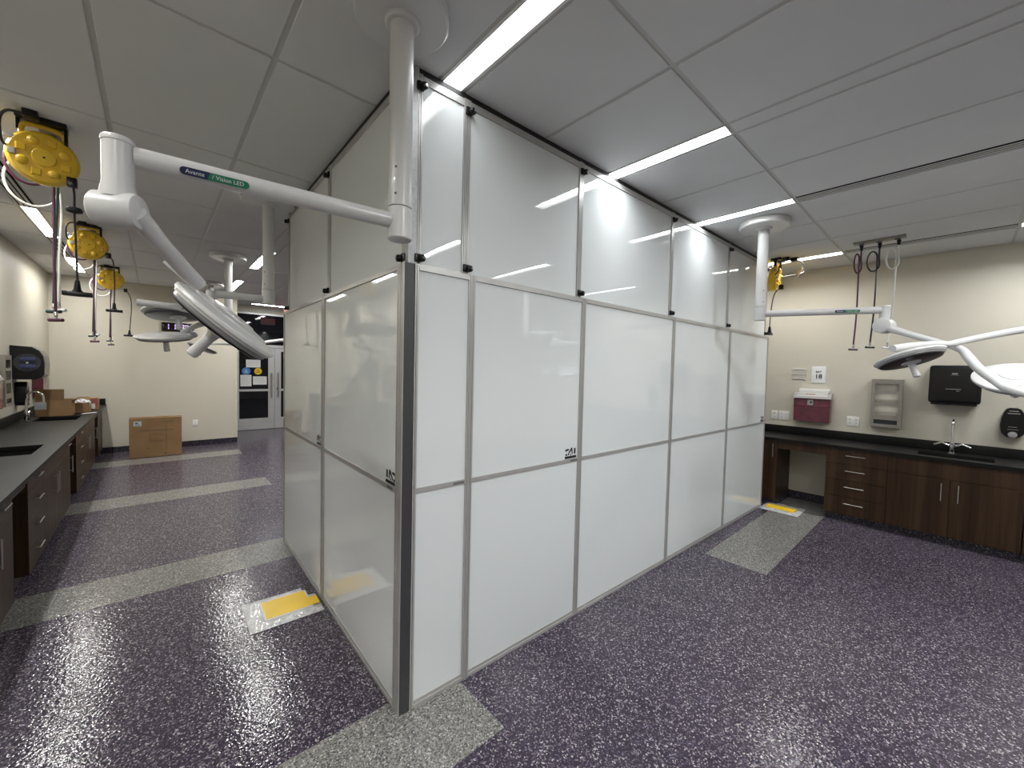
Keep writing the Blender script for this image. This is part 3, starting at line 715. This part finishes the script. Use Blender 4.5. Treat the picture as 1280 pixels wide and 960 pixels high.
LH = [(-1.98, -1.60, 3.32, 3.84), (-1.98, -1.60, 5.90, 6.42)]
counter('R', -3.6, .27, RH, 'black countertop along the right wall')
counter('L', .6, 8.295, LH, 'long black countertop along the left wall')
def sink(h, label, slab=False):
    x0, x1, y0, y1 = h; r_ = root('sink', ((x0+x1)/2, (y0+y1)/2, .67), label, 'sink', 'black undermount sinks')
    k = MB(); t_ = .008; a = .0015
    x0 -= .02; x1 += .02; y0 -= .02; y1 += .02
    z1 = .8345
    k.box(x0, x1, y0, y1, .675, .683).box(x0, x0+t_, y0, y1, .683, z1).box(x1-t_, x1, y0, y1, .683, z1).box(x0+t_, x1-t_, y0, y0+t_, .683, z1).box(x0+t_, x1-t_, y1-t_, y1, .683, z1)
    k.obj('basin', 'void', r_, smooth=False)
    MB().lathe(((x0+x1)/2, (y0+y1)/2, .683), (0, 0, 1), [(.04, 0), (.04, .003), (.03, .004)], 20).obj('drain', 'steel', r_)
sink(RH[0], 'black sink set in the right countertop')
sink(LH[0], 'black sink nearest the camera in the left countertop')
sink(LH[1], 'black sink by the cartons in the left countertop')
def faucet(x, y, d, label, lever='Y'):
    z = .87; r_ = root('faucet', (x, y, z), label, 'faucet', 'chrome gooseneck faucets'); d = Vector(d)
    s_ = Vector((0, 1, 0)) if abs(d.x) > .5 else Vector((1, 0, 0))
    MB().lathe((x, y, z), (0, 0, 1), [(.027, 0), (.027, .006), (.020, .012), (.020, .055), (.026, .062), (.026, .095), (.014, .105), (.012, .13)], 24).obj('base', 'chrome', r_)
    b_ = Vector((x, y, z+.12))
    pts = [b_, b_+Vector((0, 0, .12)), b_+Vector((0, 0, .17))+d*.01] + [b_ + Vector((0, 0, .17)) + d*(.07-.07*math.cos(a)) + Vector((0, 0, .07*math.sin(a))) for a in (.6, 1.1, 1.57, 2.1, 2.6, 3.0)] + [b_+d*.141+Vector((0, 0, .135))]
    MB().tube(pts, .0115, 12, 4).obj('spout', 'chrome', r_)
    MB().cyl(b_+d*.141+Vector((0, 0, .14)), b_+d*.141+Vector((0, 0, .10)), .012, n=14).obj('aerator', 'chrome', r_)
    for q in (-1, 1):
        p = Vector((x, y, z+.078))
        MB().cyl(p+s_*q*.015, p+s_*q*.05+Vector((0, 0, .012)), .014, n=12).tube([p+s_*q*.05+Vector((0, 0, .012)), p+s_*q*.075+Vector((0, 0, .028))+d*.01, p+s_*q*.135+Vector((0, 0, .0))+d*.03], [.013, .011, .009], 10).obj('lever', 'chrome', r_)
faucet(5.50, -1.672, (-1, 0, 0), 'chrome gooseneck faucet at the right sink')
faucet(-2.035, 6.03, (1, 0, 0), 'chrome gooseneck faucet on the left counter in front of the carton')

# ------------------------------------------------------------------ wall mounted things
def W(side, y0, z0):
    """map (a along wall to the viewer's right, out of wall, z) -> world. R: wall x=5.62; L: wall x=-2.13"""
    if side == 'R': return Matrix(((0, -1, 0, XR-.0005), (-1, 0, 0, y0), (0, 0, 1, z0), (0, 0, 0, 1)))
    return Matrix(((0, 1, 0, XL+.0005), (1, 0, 0, y0), (0, 0, 1, z0), (0, 0, 0, 1)))
def sharps(side, y0, z0, label):
    T = W(side, y0, z0); r_ = root('sharps_container', T @ Vector((.19, .06, 0)), label, 'sharps container', 'red sharps containers')
    k = MB(T); k.prism([(0, 0), (.38, 0), (.385, .30), (-.005, .30)], (0, 0.002, 0), (1, 0, 0), (0, 0, 1), (0, .105, 0)); k.obj('bin', 'red', r_, smooth=False)
    k = MB(T); k.box(-.008, .388, .002, .112, .20, .207, .002).obj('band', 'red', r_)
    k = MB(T); k.box(.145, .205, .1075, .1085, .215, .285); lb = k.obj('bin_label', 'lidglass', r_, smooth=False)
    k = MB(T); k.lathe((.182, .1085, .252), (0, 1, 0), [(.013, 0), (.013, .0008)], 14).obj('symbol', 'ink', lb)
    k = MB(T); k.prism([(.004, 0), (.12, 0), (.09, .055), (.004, .085)], (-.008, 0, .302), (0, 1, 0), (0, 0, 1), (.396, 0, 0)); ld = k.obj('lid', 'lidglass', r_, smooth=False)
    k = MB(T); k.box(.03, .35, .095, .106, .325, .345, .003).box(.03, .35, .075, .092, .345, .375, .003).box(.04, .36, .004, .074, .375, .425, .012); fl_ = k.obj('flap', 'whitematte', ld)
    k = MB(T)
    for i, ww in enumerate((.012, .008, .012, .010, .012, .009)): k.box(.125+i*.017, .125+i*.017+ww, .0922, .0932, .352, .363)
    k.obj('printing', 'redink', fl_, smooth=False)
def gloves(side, y0, z0, label):
    T = W(side, y0, z0); r_ = root('glove_box_holder', T @ Vector((.14, .05, 0)), label, 'glove box holder', 'four-slot glove box holders')
    k = MB(T); w_, h_, d_ = .27, .56, .10
    k.box(0, w_, .001, .004, 0, h_)                               # back
    k.box(0, .003, .004, d_, 0, h_).box(w_-.003, w_, .004, d_, 0, h_).box(.003, w_-.003, .004, d_, 0, .003).box(.003, w_-.003, .004, d_, h_-.003, h_)
    k.obj('casing', 'holder', r_, smooth=False)
    f = MB(T)
    f.box(.003, .034, d_-.003, d_, .003, h_-.003).box(w_-.034, w_-.003, d_-.003, d_, .003, h_-.003)
    zs = [.003, .03, .07, .145, .170, .270, .295, .385, .405, .490, .515]
    for a, b_ in ((.003, .035), (.085, .140), (.256, .288), (.388, .420), (.508, h_-.003)): f.box(.034, w_-.034, d_-.003, d_, a, b_)
    f.obj('front', 'holder', r_, smooth=False)
    MB(T).box(.012, w_-.012, .055, .06, .10, h_-.02).obj('liner', 'wall', r_, smooth=False)
    MB(T).box(.03, w_-.03, .03, d_-.01, .010, .082, .004).obj('slot_liner', 'ink', r_)
def towel(side, y0, z0, label):
    T = W(side, y0, z0); r_ = root('paper_towel_dispenser', T @ Vector((.19, .1, 0)), label, 'towel dispenser', 'black paper towel dispensers')
    MB(T).box(0, .375, .001, .235, .02, .42, .035, seg=4).obj('housing', 'black', r_)
    MB(T).box(.02, .35, .01, .20, 0, .03, .008).obj('base', 'blackm', r_)
    k = MB(T); k.box(.165, .205, .2352, .236, .325, .337, .0002).box(.155, .215, .2352, .236, .316, .318).box(.125, .235, .2352, .236, .168, .173).box(.20, .225, .2352, .236, .150, .155)
    k.obj('printing', 'steel', r_, smooth=False)
def soap(side, y0, z0, label):
    T = W(side, y0, z0); r_ = root('soap_dispenser', T @ Vector((.08, .05, 0)), label, 'soap dispenser', 'black soap dispensers')
    pr_ = [(.045, 0), (.115, 0), (.15, .035), (.162, .11), (.155, .2), (.135, .27), (.115, .295), (.045, .295), (.025, .27), (.005, .2), (-.002, .11), (.01, .035)]
    k = MB(T); k.prism(pr_, (0, .001, 0), (1, 0, 0), (0, 0, 1), (0, .10, 0))
    bmesh.ops.bevel(k.bm, geom=[e for e in k.bm.edges], offset=.008, segments=2, affect='EDGES'); k.obj('housing', 'black', r_)
    MB(T).lathe((.08, .095, .03), (0, 1, 0), [(.032, 0), (.030, .014), (.012, .018)], 24).obj('push_button', 'lidglass', r_)
    k = MB(T); k.box(.05, .11, .1012, .1022, .262, .270).box(.04, .12, .1012, .1022, .238, .246).box(.05, .105, .1012, .1022, .105, .109).box(.045, .115, .1012, .1022, .080, .083)
    k.obj('printing', 'steel', r_, smooth=False)
def outlet(side, y0, z0, w_, label, gangs=1):
    T = W(side, y0, z0) if side in 'RL' else Matrix(((1, 0, 0, y0), (0, -1, 0, YF-.0005), (0, 0, 1, z0), (0, 0, 0, 1)))
    o = MB(T).box(0, w_, 0, .006, 0, .118, .002); r_ = root('wall_outlet', T @ Vector((w_/2, 0, .06)), label, 'outlet', 'white wall outlets')
    o.obj('cover_plate', 'outlet', r_)
    s_ = MB(T)
    for g_ in range(gangs):
        c = w_*(g_+.5)/gangs
        for zz in (.034, .084):
            MB(T).box(c-.016, c+.016, .006, .008, zz-.014, zz+.014, .001).obj('receptacle', 'whitematte', r_)
            for q in (-.006, .006): s_.box(c+q-.0012, c+q+.0012, .0078, .0088, zz-.002, zz+.007)
            s_.box(c-.002, c+.002, .0078, .0088, zz-.010, zz-.006)
    s_.obj('slot', 'ink', r_, smooth=False)
sharps('R', -.238, 1.065, 'red sharps bin on the right wall below the number sign')
gloves('R', -1.0, 1.08, 'taupe four-slot glove holder on the right wall')
towel('R', -1.475, 1.385, 'black paper towel dispenser on the right wall above the faucet')
soap('R', -1.99, 1.09, 'black soap dispenser at the right edge')
outlet('R', .045, 1.05, .072, 'small single plate nearest the partition on the right wall')
outlet('R', -.045, 1.05, .118, 'double outlet between the single plate and the sharps bin', 2)
outlet('R', -.775, 1.052, .118, 'double outlet between the sharps bin and the glove holder', 2)
outlet('F', -.287, .395, .08, 'outlet on the far wall beside the carton')
# number sign and grille
r_ = root('wall_sign', (XR, -.465, 1.68), 'white square sign reading BAY 18 above the sharps bin', 'sign')
T = W('R', -.39, 1.57)
pn = MB(T).box(0, .152, 0, .006, 0, .215, .002).obj('panel', 'paper', r_)
u_, v_ = (0, -1, 0), (0, 0, 1)
text('BAY', 'lettering', 'ink', pn, T @ Vector((.076, .0068, .143)), u_, v_, .034, bold=.0006)
text('18', 'lettering', 'ink', pn, T @ Vector((.076, .0068, .082)), u_, v_, .078, bold=.0018)
r_ = root('wall_plaque', (XR, -.25, 1.68), 'small beige ribbed plaque left of the square number sign', 'plaque')
T = W('R', -.172, 1.615)
MB(T).box(0, .162, 0, .004, 0, .135, .001).obj('panel', 'wall', r_)
k = MB(T).box(.002, .16, .004, .010, .062, .070).box(.002, .16, .004, .010, .125, .133).box(.002, .16, .004, .009, .0, .005); k.obj('rib', 'whitematte', r_, smooth=False)
k = MB(T).box(.004, .158, .004, .0055, .072, .108).box(.004, .158, .004, .0055, .006, .045); k.obj('strip', 'plaque', r_, smooth=False)
# left wall
def towel_round(y0, z0, label):
    r_ = root('paper_towel_dispenser', (-2.0, y0+.18, z0), label, 'towel dispenser', 'black paper towel dispensers')
    x0 = XL+.0005
    prof = [(0, 0), (.20, 0), (.245, .02), (.268, .06), (.272, .20), (.262, .29), (.225, .36), (.16, .40), (0, .412)]
    MB().prism(prof, (x0, y0, z0), (1, 0, 0), (0, 0, 1), (0, .33, 0)).obj('housing', 'black', r_, smooth=False)
    MB().prism([(.235, .02), (.272, .06), (.277, .20), (.267, .29), (.235, .355), (.17, .405), (.16, .40), (.22, .35), (.25, .28), (.26, .2), (.256, .07), (.23, .03)], (x0, y0+.008, z0), (1, 0, 0), (0, 0, 1), (0, .315, 0)).obj('front_cover', 'greycover', r_, smooth=False)
    wn = MB().lathe((x0+.135, y0-.004, z0+.205), (0, 1, 0), [(.108, 0), (.112, .004)], 40).obj('side_window', 'smoke', r_)
    MB().box(x0+.075, x0+.20, y0-.0055, y0-.004, z0+.235, z0+.275, .0004).box(x0+.075, x0+.20, y0-.0055, y0-.004, z0+.145, z0+.185, .0004).obj('roll_core', 'navyroll', wn)
    MB().lathe((x0+.135, y0-.005, z0+.205), (0, -1, 0), [(.014, 0), (.012, .008)], 16).obj('hub', 'steel', wn)
towel_round(5.86, 1.39, 'black rounded towel dispenser on the left wall with a smoky side window')
soap('L', 6.02, 1.06, 'black soap dispenser under the rounded towel dispenser on the left wall')
gloves('L', 5.08, 1.12, 'taupe glove holder at the left edge, before the rounded towel dispenser')
sharps('L', 4.55, 1.12, 'red sharps bin cut by the left edge of the photo')
sharps('L', 7.0, 1.10, 'red sharps bin on the left wall beyond the rounded towel dispenser')

# ------------------------------------------------------------------ things on the left counter
def open_box(x0, x1, y0, y1, z0, h, label, flaps, mat='card'):
    r_ = root('cardboard_box', ((x0+x1)/2, (y0+y1)/2, z0), label, 'box'); t_ = .006; z0 += .0006
    MB().box(x0, x1, y0, y0+t_, z0, z0+h).box(x0, x1, y1-t_, y1, z0, z0+h).box(x0, x0+t_, y0+t_, y1-t_, z0, z0+h).box(x1-t_, x1, y0+t_, y1-t_, z0, z0+h).box(x0+t_, x1-t_, y0+t_, y1-t_, z0, z0+t_).obj('walls', mat, r_, smooth=False)
    for (px, py, w_, l_, rx, ry) in flaps:   # hinge point, width, length, rotation
        T = Matrix.Translation((px, py, z0+h)) @ Matrix.Rotation(ry, 4, 'Y') @ Matrix.Rotation(rx, 4, 'X')
        MB(T).box(0, w_[0], 0, w_[1], 0, .005).obj('flap', 'carddark' if mat == 'card' else mat, r_, smooth=False)
    return r_
b1 = open_box(-2.03, -1.70, 6.48, 6.80, .8705, .215, 'open brown carton with raised flap behind the left faucet', [(-2.025, 6.485, (.255, .15), None, math.radians(84), 0), (-1.70, 6.49, (.07, .30), None, 0, math.radians(-12))])
MB().box(-2.035, -1.93, 6.473, 6.479, .965, 1.065, .001).obj('shipping_label', 'paperblue', b1)
b2 = open_box(-1.73, -1.565, 6.86, 7.14, .8705, .145, 'low open brown carton holding a crumpled plastic bag', [(-1.72, 7.13, (.14, .10), None, math.radians(35), 0)])
b3 = root('cardboard_box', (-1.55, 7.42, .87), 'small carton with red printing and white label at the counter edge', 'box')
MB().box(-1.72, -1.505, 7.28, 7.52, .8706, 1.05, .002, seg=1).obj('walls', 'card', b3)
MB().box(-1.57, -1.51, 7.275, 7.28, .93, 1.04).obj('printed_panel', 'redcard', b3, smooth=False)
MB().box(-1.575, -1.535, 7.271, 7.2745, .885, .965).obj('shipping_label', 'paper', b3, smooth=False)
# crumpled bag
k = MB(); bmesh.ops.create_icosphere(k.bm, subdivisions=4, radius=1)
for v in k.bm.verts:
    q = v.co.copy(); nse = math.sin(q.x*7+q.y*5)*math.cos(q.z*9-q.y*4)*.13 + math.sin(q.x*17-q.z*13+q.y*11)*.07
    v.co = Vector((q.x*.085, q.y*.11, q.z*.062))*(1+nse)
    v.co += Vector((-1.645, 6.98, 1.00))
tag(k.obj('plastic_bag', 'film'), 'crumpled clear plastic bag poking out of the low carton', 'bag')
# folded plastic sleeve at box foot
k = MB(Matrix.Translation((-1.60, 6.60, .8712)) @ Matrix.Rotation(.9, 4, 'Z'))
k.box(0, .20, 0, .035, 0, .008, .003); tag(k.obj('paper_sleeve', 'paper'), 'small white folded sleeve on the left counter before the low carton', 'paper')

# ------------------------------------------------------------------ far end
r_ = root('wall_clock', (-.50, YF, 2.30), 'black digital clock with purple digits on the far wall', 'clock')
MB().box(-.735, -.265, YF-.045, YF-.0005, 2.222, 2.382, .004).obj('casing', 'black', r_)
MB().box(-.722, -.278, YF-.048, YF-.045, 2.234, 2.370, .001).obj('front_glass', 'glass', r_)
SEG = {'1': 'bc', '2': 'abged', '4': 'fgbc'}
cx = -.655
def seg(d_, cx, mb):
    w_, h_, t_ = .052, .098, .013
    zc = 2.302
    P_ = {'a': (-w_/2, w_/2, h_/2-t_, h_/2), 'g': (-w_/2, w_/2, -t_/2, t_/2), 'd': (-w_/2, w_/2, -h_/2, -h_/2+t_),
          'b': (w_/2-t_, w_/2, t_/2, h_/2-.003), 'c': (w_/2-t_, w_/2, -h_/2+.003, -t_/2), 'f': (-w_/2, -w_/2+t_, t_/2, h_/2-.003), 'e': (-w_/2, -w_/2+t_, -h_/2+.003, -t_/2)}
    for s_ in SEG[d_]:
        a, b_, c_, e_ = P_[s_]; mb.box(cx+a, cx+b_, YF-.0495, YF-.048, zc+c_, zc+e_)
for d_, c_ in (('1', -.655), ('1', -.560), ('2', -.435), ('4', -.335)):
    k = MB(); seg(d_, c_, k); k.obj('digit', 'digit', r_, smooth=False)
k = MB(); 
for z in (2.28, 2.325): k.box(-.503, -.491, YF-.0495, YF-.048, z, z+.012)
k.obj('colon', 'digit', r_, smooth=False)
# large carton
r_ = root('cardboard_box', (-.83, 7.56, 0), 'large brown carton standing on the floor by the far wall', 'box')
T = Matrix.Translation((-1.165, 7.50, 0)) @ Matrix.Rotation(-.03, 4, 'Z')
MB(T).box(0, .68, 0, .20, .001, .68, .004, seg=1).obj('walls', 'card', r_)
MB(T).box(.002, .678, .06, .14, .681, .684).obj('lid_gap', 'carddark', r_, smooth=False)
MB(T).box(.055, .155, -.002, -.0005, .545, .625).obj('shipping_label', 'paperblue', r_, smooth=False)
MB(T).box(.075, .11, -.003, -.002, .585, .605).box(.07, .14, -.003, -.002, .56, .568).obj('label_print', 'ink', r_, smooth=False)
k = MB(T); k.box(.14, .57, -.0015, -.0005, .455, .463).box(.47, .475, -.0015, -.0005, .10, .60).box(.40, .58, -.0015, -.0005, .600, .606)
k.box(.26, .44, -.0015, -.0005, .275, .281).box(.26, .265, -.0015, -.0005, .275, .39).box(.26, .44, -.0015, -.0005, .385, .390).box(.22, .25, -.0015, -.0005, .15, .158).box(.45, .475, -.0015, -.0005, .04, .06)
k.obj('crease', 'tape', r_, smooth=False)
# glazed double doors
yd = YD-.02
r_ = struct(MB().box(.50, .535, yd-.03, yd+.06, 0, 2.885).box(2.41, 2.45, yd-.03, yd+.06, 0, 2.885).box(.535, 2.41, yd-.03, yd+.06, 2.845, 2.885).box(.535, 2.41, yd-.03, yd+.06, 2.05, 2.115).obj('trim_2', 'silverdoor', smooth=False),
            'silver metal frame of the double doors and transom', 'door frame')
struct(MB().box(.535, 2.41, yd, yd+.01, 2.115, 2.845).obj('window_1', 'glass', smooth=False), 'black glass transom above the double doors', 'window')
def door(n, x0, x1, px0, px1, hx, label):
    d_ = bpy.data.objects.new('door_%d' % n, None); COL.objects.link(d_); d_.location = ((x0+x1)/2, yd, 0); d_.matrix_basis = Matrix.Translation(((x0+x1)/2, yd, 0)); d_['kind'] = 'structure'; tag(d_, label, 'door')
    f = MB(); f.box(x0, px0, yd-.015, yd+.03, .008, 2.045).box(px1, x1, yd-.015, yd+.03, .008, 2.045).box(px0, px1, yd-.015, yd+.03, .008, .285).box(px0, px1, yd-.015, yd+.03, .955, 1.01).box(px0, px1, yd-.015, yd+.03, 1.96, 2.045)
    f.obj('door_frame', 'silverdoor', d_, smooth=False)
    p1 = MB().box(px0, px1, yd, yd+.01, .285, .955).obj('pane', 'glass', d_, smooth=False)
    p2 = MB().box(px0, px1, yd, yd+.01, 1.01, 1.96).obj('pane', 'glass', d_, smooth=False)
    k = MB().cyl((hx, yd-.06, .80), (hx, yd-.06, 1.42), .014, n=12).cyl((hx, yd-.06, .87), (hx, yd-.014, .87), .011, n=10).cyl((hx, yd-.06, 1.35), (hx, yd-.014, 1.35), .011, n=10)
    k.obj('door_handle', 'steel', d_)
    return p2
p = door(1, .537, 1.437, .69, 1.30, 1.365, 'left glazed door leaf with notices')
door(2, 1.443, 2.408, 1.585, 2.26, 1.515, 'right glazed door leaf, half hidden by the partition')
MB().lathe((1.505, yd-.016, 1.02), (0, -1, 0), [(.02, 0), (.02, .008)], 14).obj('door_lock', 'ink', bpy.data.objects['door_2'])
def notice(x0, x1, z0, z1, mat, label, lines=4, rnd=False):
    r__ = root('notice', ((x0+x1)/2, yd, (z0+z1)/2), label, 'notice', 'notices on the left door glass')
    if rnd:
        q = MB().lathe(((x0+x1)/2, yd-.0005, (z0+z1)/2), (0, -1, 0), [((x1-x0)/2, 0), ((x1-x0)/2, .001)], 28).obj('disc', mat, r__)
        k = MB().lathe(((x0+x1)/2, yd-.0017, (z0+z1)/2+.02), (0, -1, 0), [(.014, 0), (.014, .0006)], 12).box((x0+x1)/2-.04, (x0+x1)/2+.04, yd-.0025, yd-.0017, (z0+z1)/2-.03, (z0+z1)/2-.015)
        k.obj('symbol', 'paper' if mat == 'blue' else 'ink', q)
    else:
        q = MB().box(x0, x1, yd-.0015, yd-.0003, z0, z1).obj('sheet', mat, r__, smooth=False)
        k = MB()
        for i in range(lines):
            z = z1-.03-(z1-z0-.05)*i/lines; k.box(x0+.03, x1-.03-.03*(i % 2), yd-.0022, yd-.0015, z-.004, z)
        k.obj('printing', 'lidglass', q, smooth=False)
notice(.83, 1.135, 1.545, 1.735, 'paper', 'uppermost white notice on the left door glass')
notice(.745, .925, 1.375, 1.53, 'blue', 'round blue sticker on the left door glass', rnd=True)
notice(1.0, 1.165, 1.375, 1.53, 'yellow', 'round yellow sticker on the left door glass', rnd=True)
notice(.715, .945, 1.08, 1.36, 'paper', 'upright white notice at the lower left of the door glass', 6)
notice(.975, 1.27, 1.12, 1.325, 'paper', 'wide white notice at the lower right of the door glass')
# hall strip light and exit sign
r_ = root('ceiling_light', (1.25, 9.35, H), 'thin lit strip light running crosswise before the glazed doors', 'ceiling light')
MB().box(.86, 1.70, 9.28, 9.39, H-.02, H-.003, .002).obj('housing', 'whitematte', r_)
MB().box(.87, 1.69, 9.29, 9.38, H-.023, H-.0205).obj('diffuser', 'diffuser', r_, smooth=False)
r_ = root('exit_sign', (1.56, 8.6, H), 'red exit sign at the ceiling, mostly hidden behind the partition end', 'sign')
MB().box(1.545, 1.60, 8.58, 8.62, 2.93, H-.004).obj('bracket', 'black', r_)
MB().box(1.36, 1.72, 8.585, 8.615, 2.72, 2.93, .004).obj('casing', 'whitematte', r_)
MB().box(1.375, 1.705, 8.583, 8.585, 2.735, 2.915).obj('lit_face', 'exitface', r_, smooth=False)
MB().box(1.375, 1.705, 8.615, 8.617, 2.735, 2.915).obj('lit_face', 'exitface', r_, smooth=False)
text('EXIT', 'lettering', 'exitred', r_, (1.54, 8.6178, 2.825), (-1, 0, 0), (0, 0, 1), .17, bold=.002)
text('EXIT', 'lettering', 'exitred', r_, (1.54, 8.5822, 2.825), (1, 0, 0), (0, 0, 1), .17, bold=.002)

# ------------------------------------------------------------------ yellow pads by the partition feet
def pad(T, L, Wd, label, notch=True, full=False):
    r_ = root('floor_pad', T @ Vector((L/2, Wd/2, 0)), label, 'pad', 'bagged yellow pads on the floor')
    k = MB(T)
    nx, ny = 26, 14; vs = []
    for i in range(nx+1):
        row = []
        for j in range(ny+1):
            x = L*i/nx; y = Wd*j/ny
            e = min(x, L-x, y, Wd-y)/.03; e = max(0, min(1, e))
            h = .0035 + e*(.007 + .004*math.sin(x*60+y*23)*math.cos(y*51-x*31) + random.uniform(-.0012, .0012))
            row.append(k._v((x, y, h)))
        vs.append(row)
    for i in range(nx):
        for j in range(ny):
            cx_, cy_ = (i+.5)/nx, (j+.5)/ny
            if notch and cx_ > .86 and cy_ > .62: continue
            k.bm.faces.new((vs[i][j], vs[i+1][j], vs[i+1][j+1], vs[i][j+1]))
    k.obj('clear_bag', 'film', r_)
    return r_
T1 = Matrix.Translation((-.425, 1.108, 0)) @ Matrix.Rotation(-.03, 4, 'Z')
r_ = pad(T1, .425, .385, 'yellow pad in clear film beside the short shaded face of the partition')
MB(T1).box(.088, .375, .075, .315, .008, .0185, .003).obj('tray', 'whitematte', r_)
MB(T1).prism([(.10, .085), (.418, .085), (.418, .195), (.362, .195), (.362, .305), (.10, .305)], (0, 0, .0186), (1, 0, 0), (0, 1, 0), (0, 0, .0015)).obj('yellow_sheet', 'yelpad', r_, smooth=False)
T2 = Matrix.Translation((4.76, -.50, 0)) @ Matrix.Rotation(.0, 4, 'Z')
r_ = pad(T2, .40, .405, 'yellow pad in clear film by the far end of the long partition face', notch=False)
MB(T2).box(.10, .25, .06, .36, .012, .020, .003).obj('yellow_sheet', 'yelpad', r_)
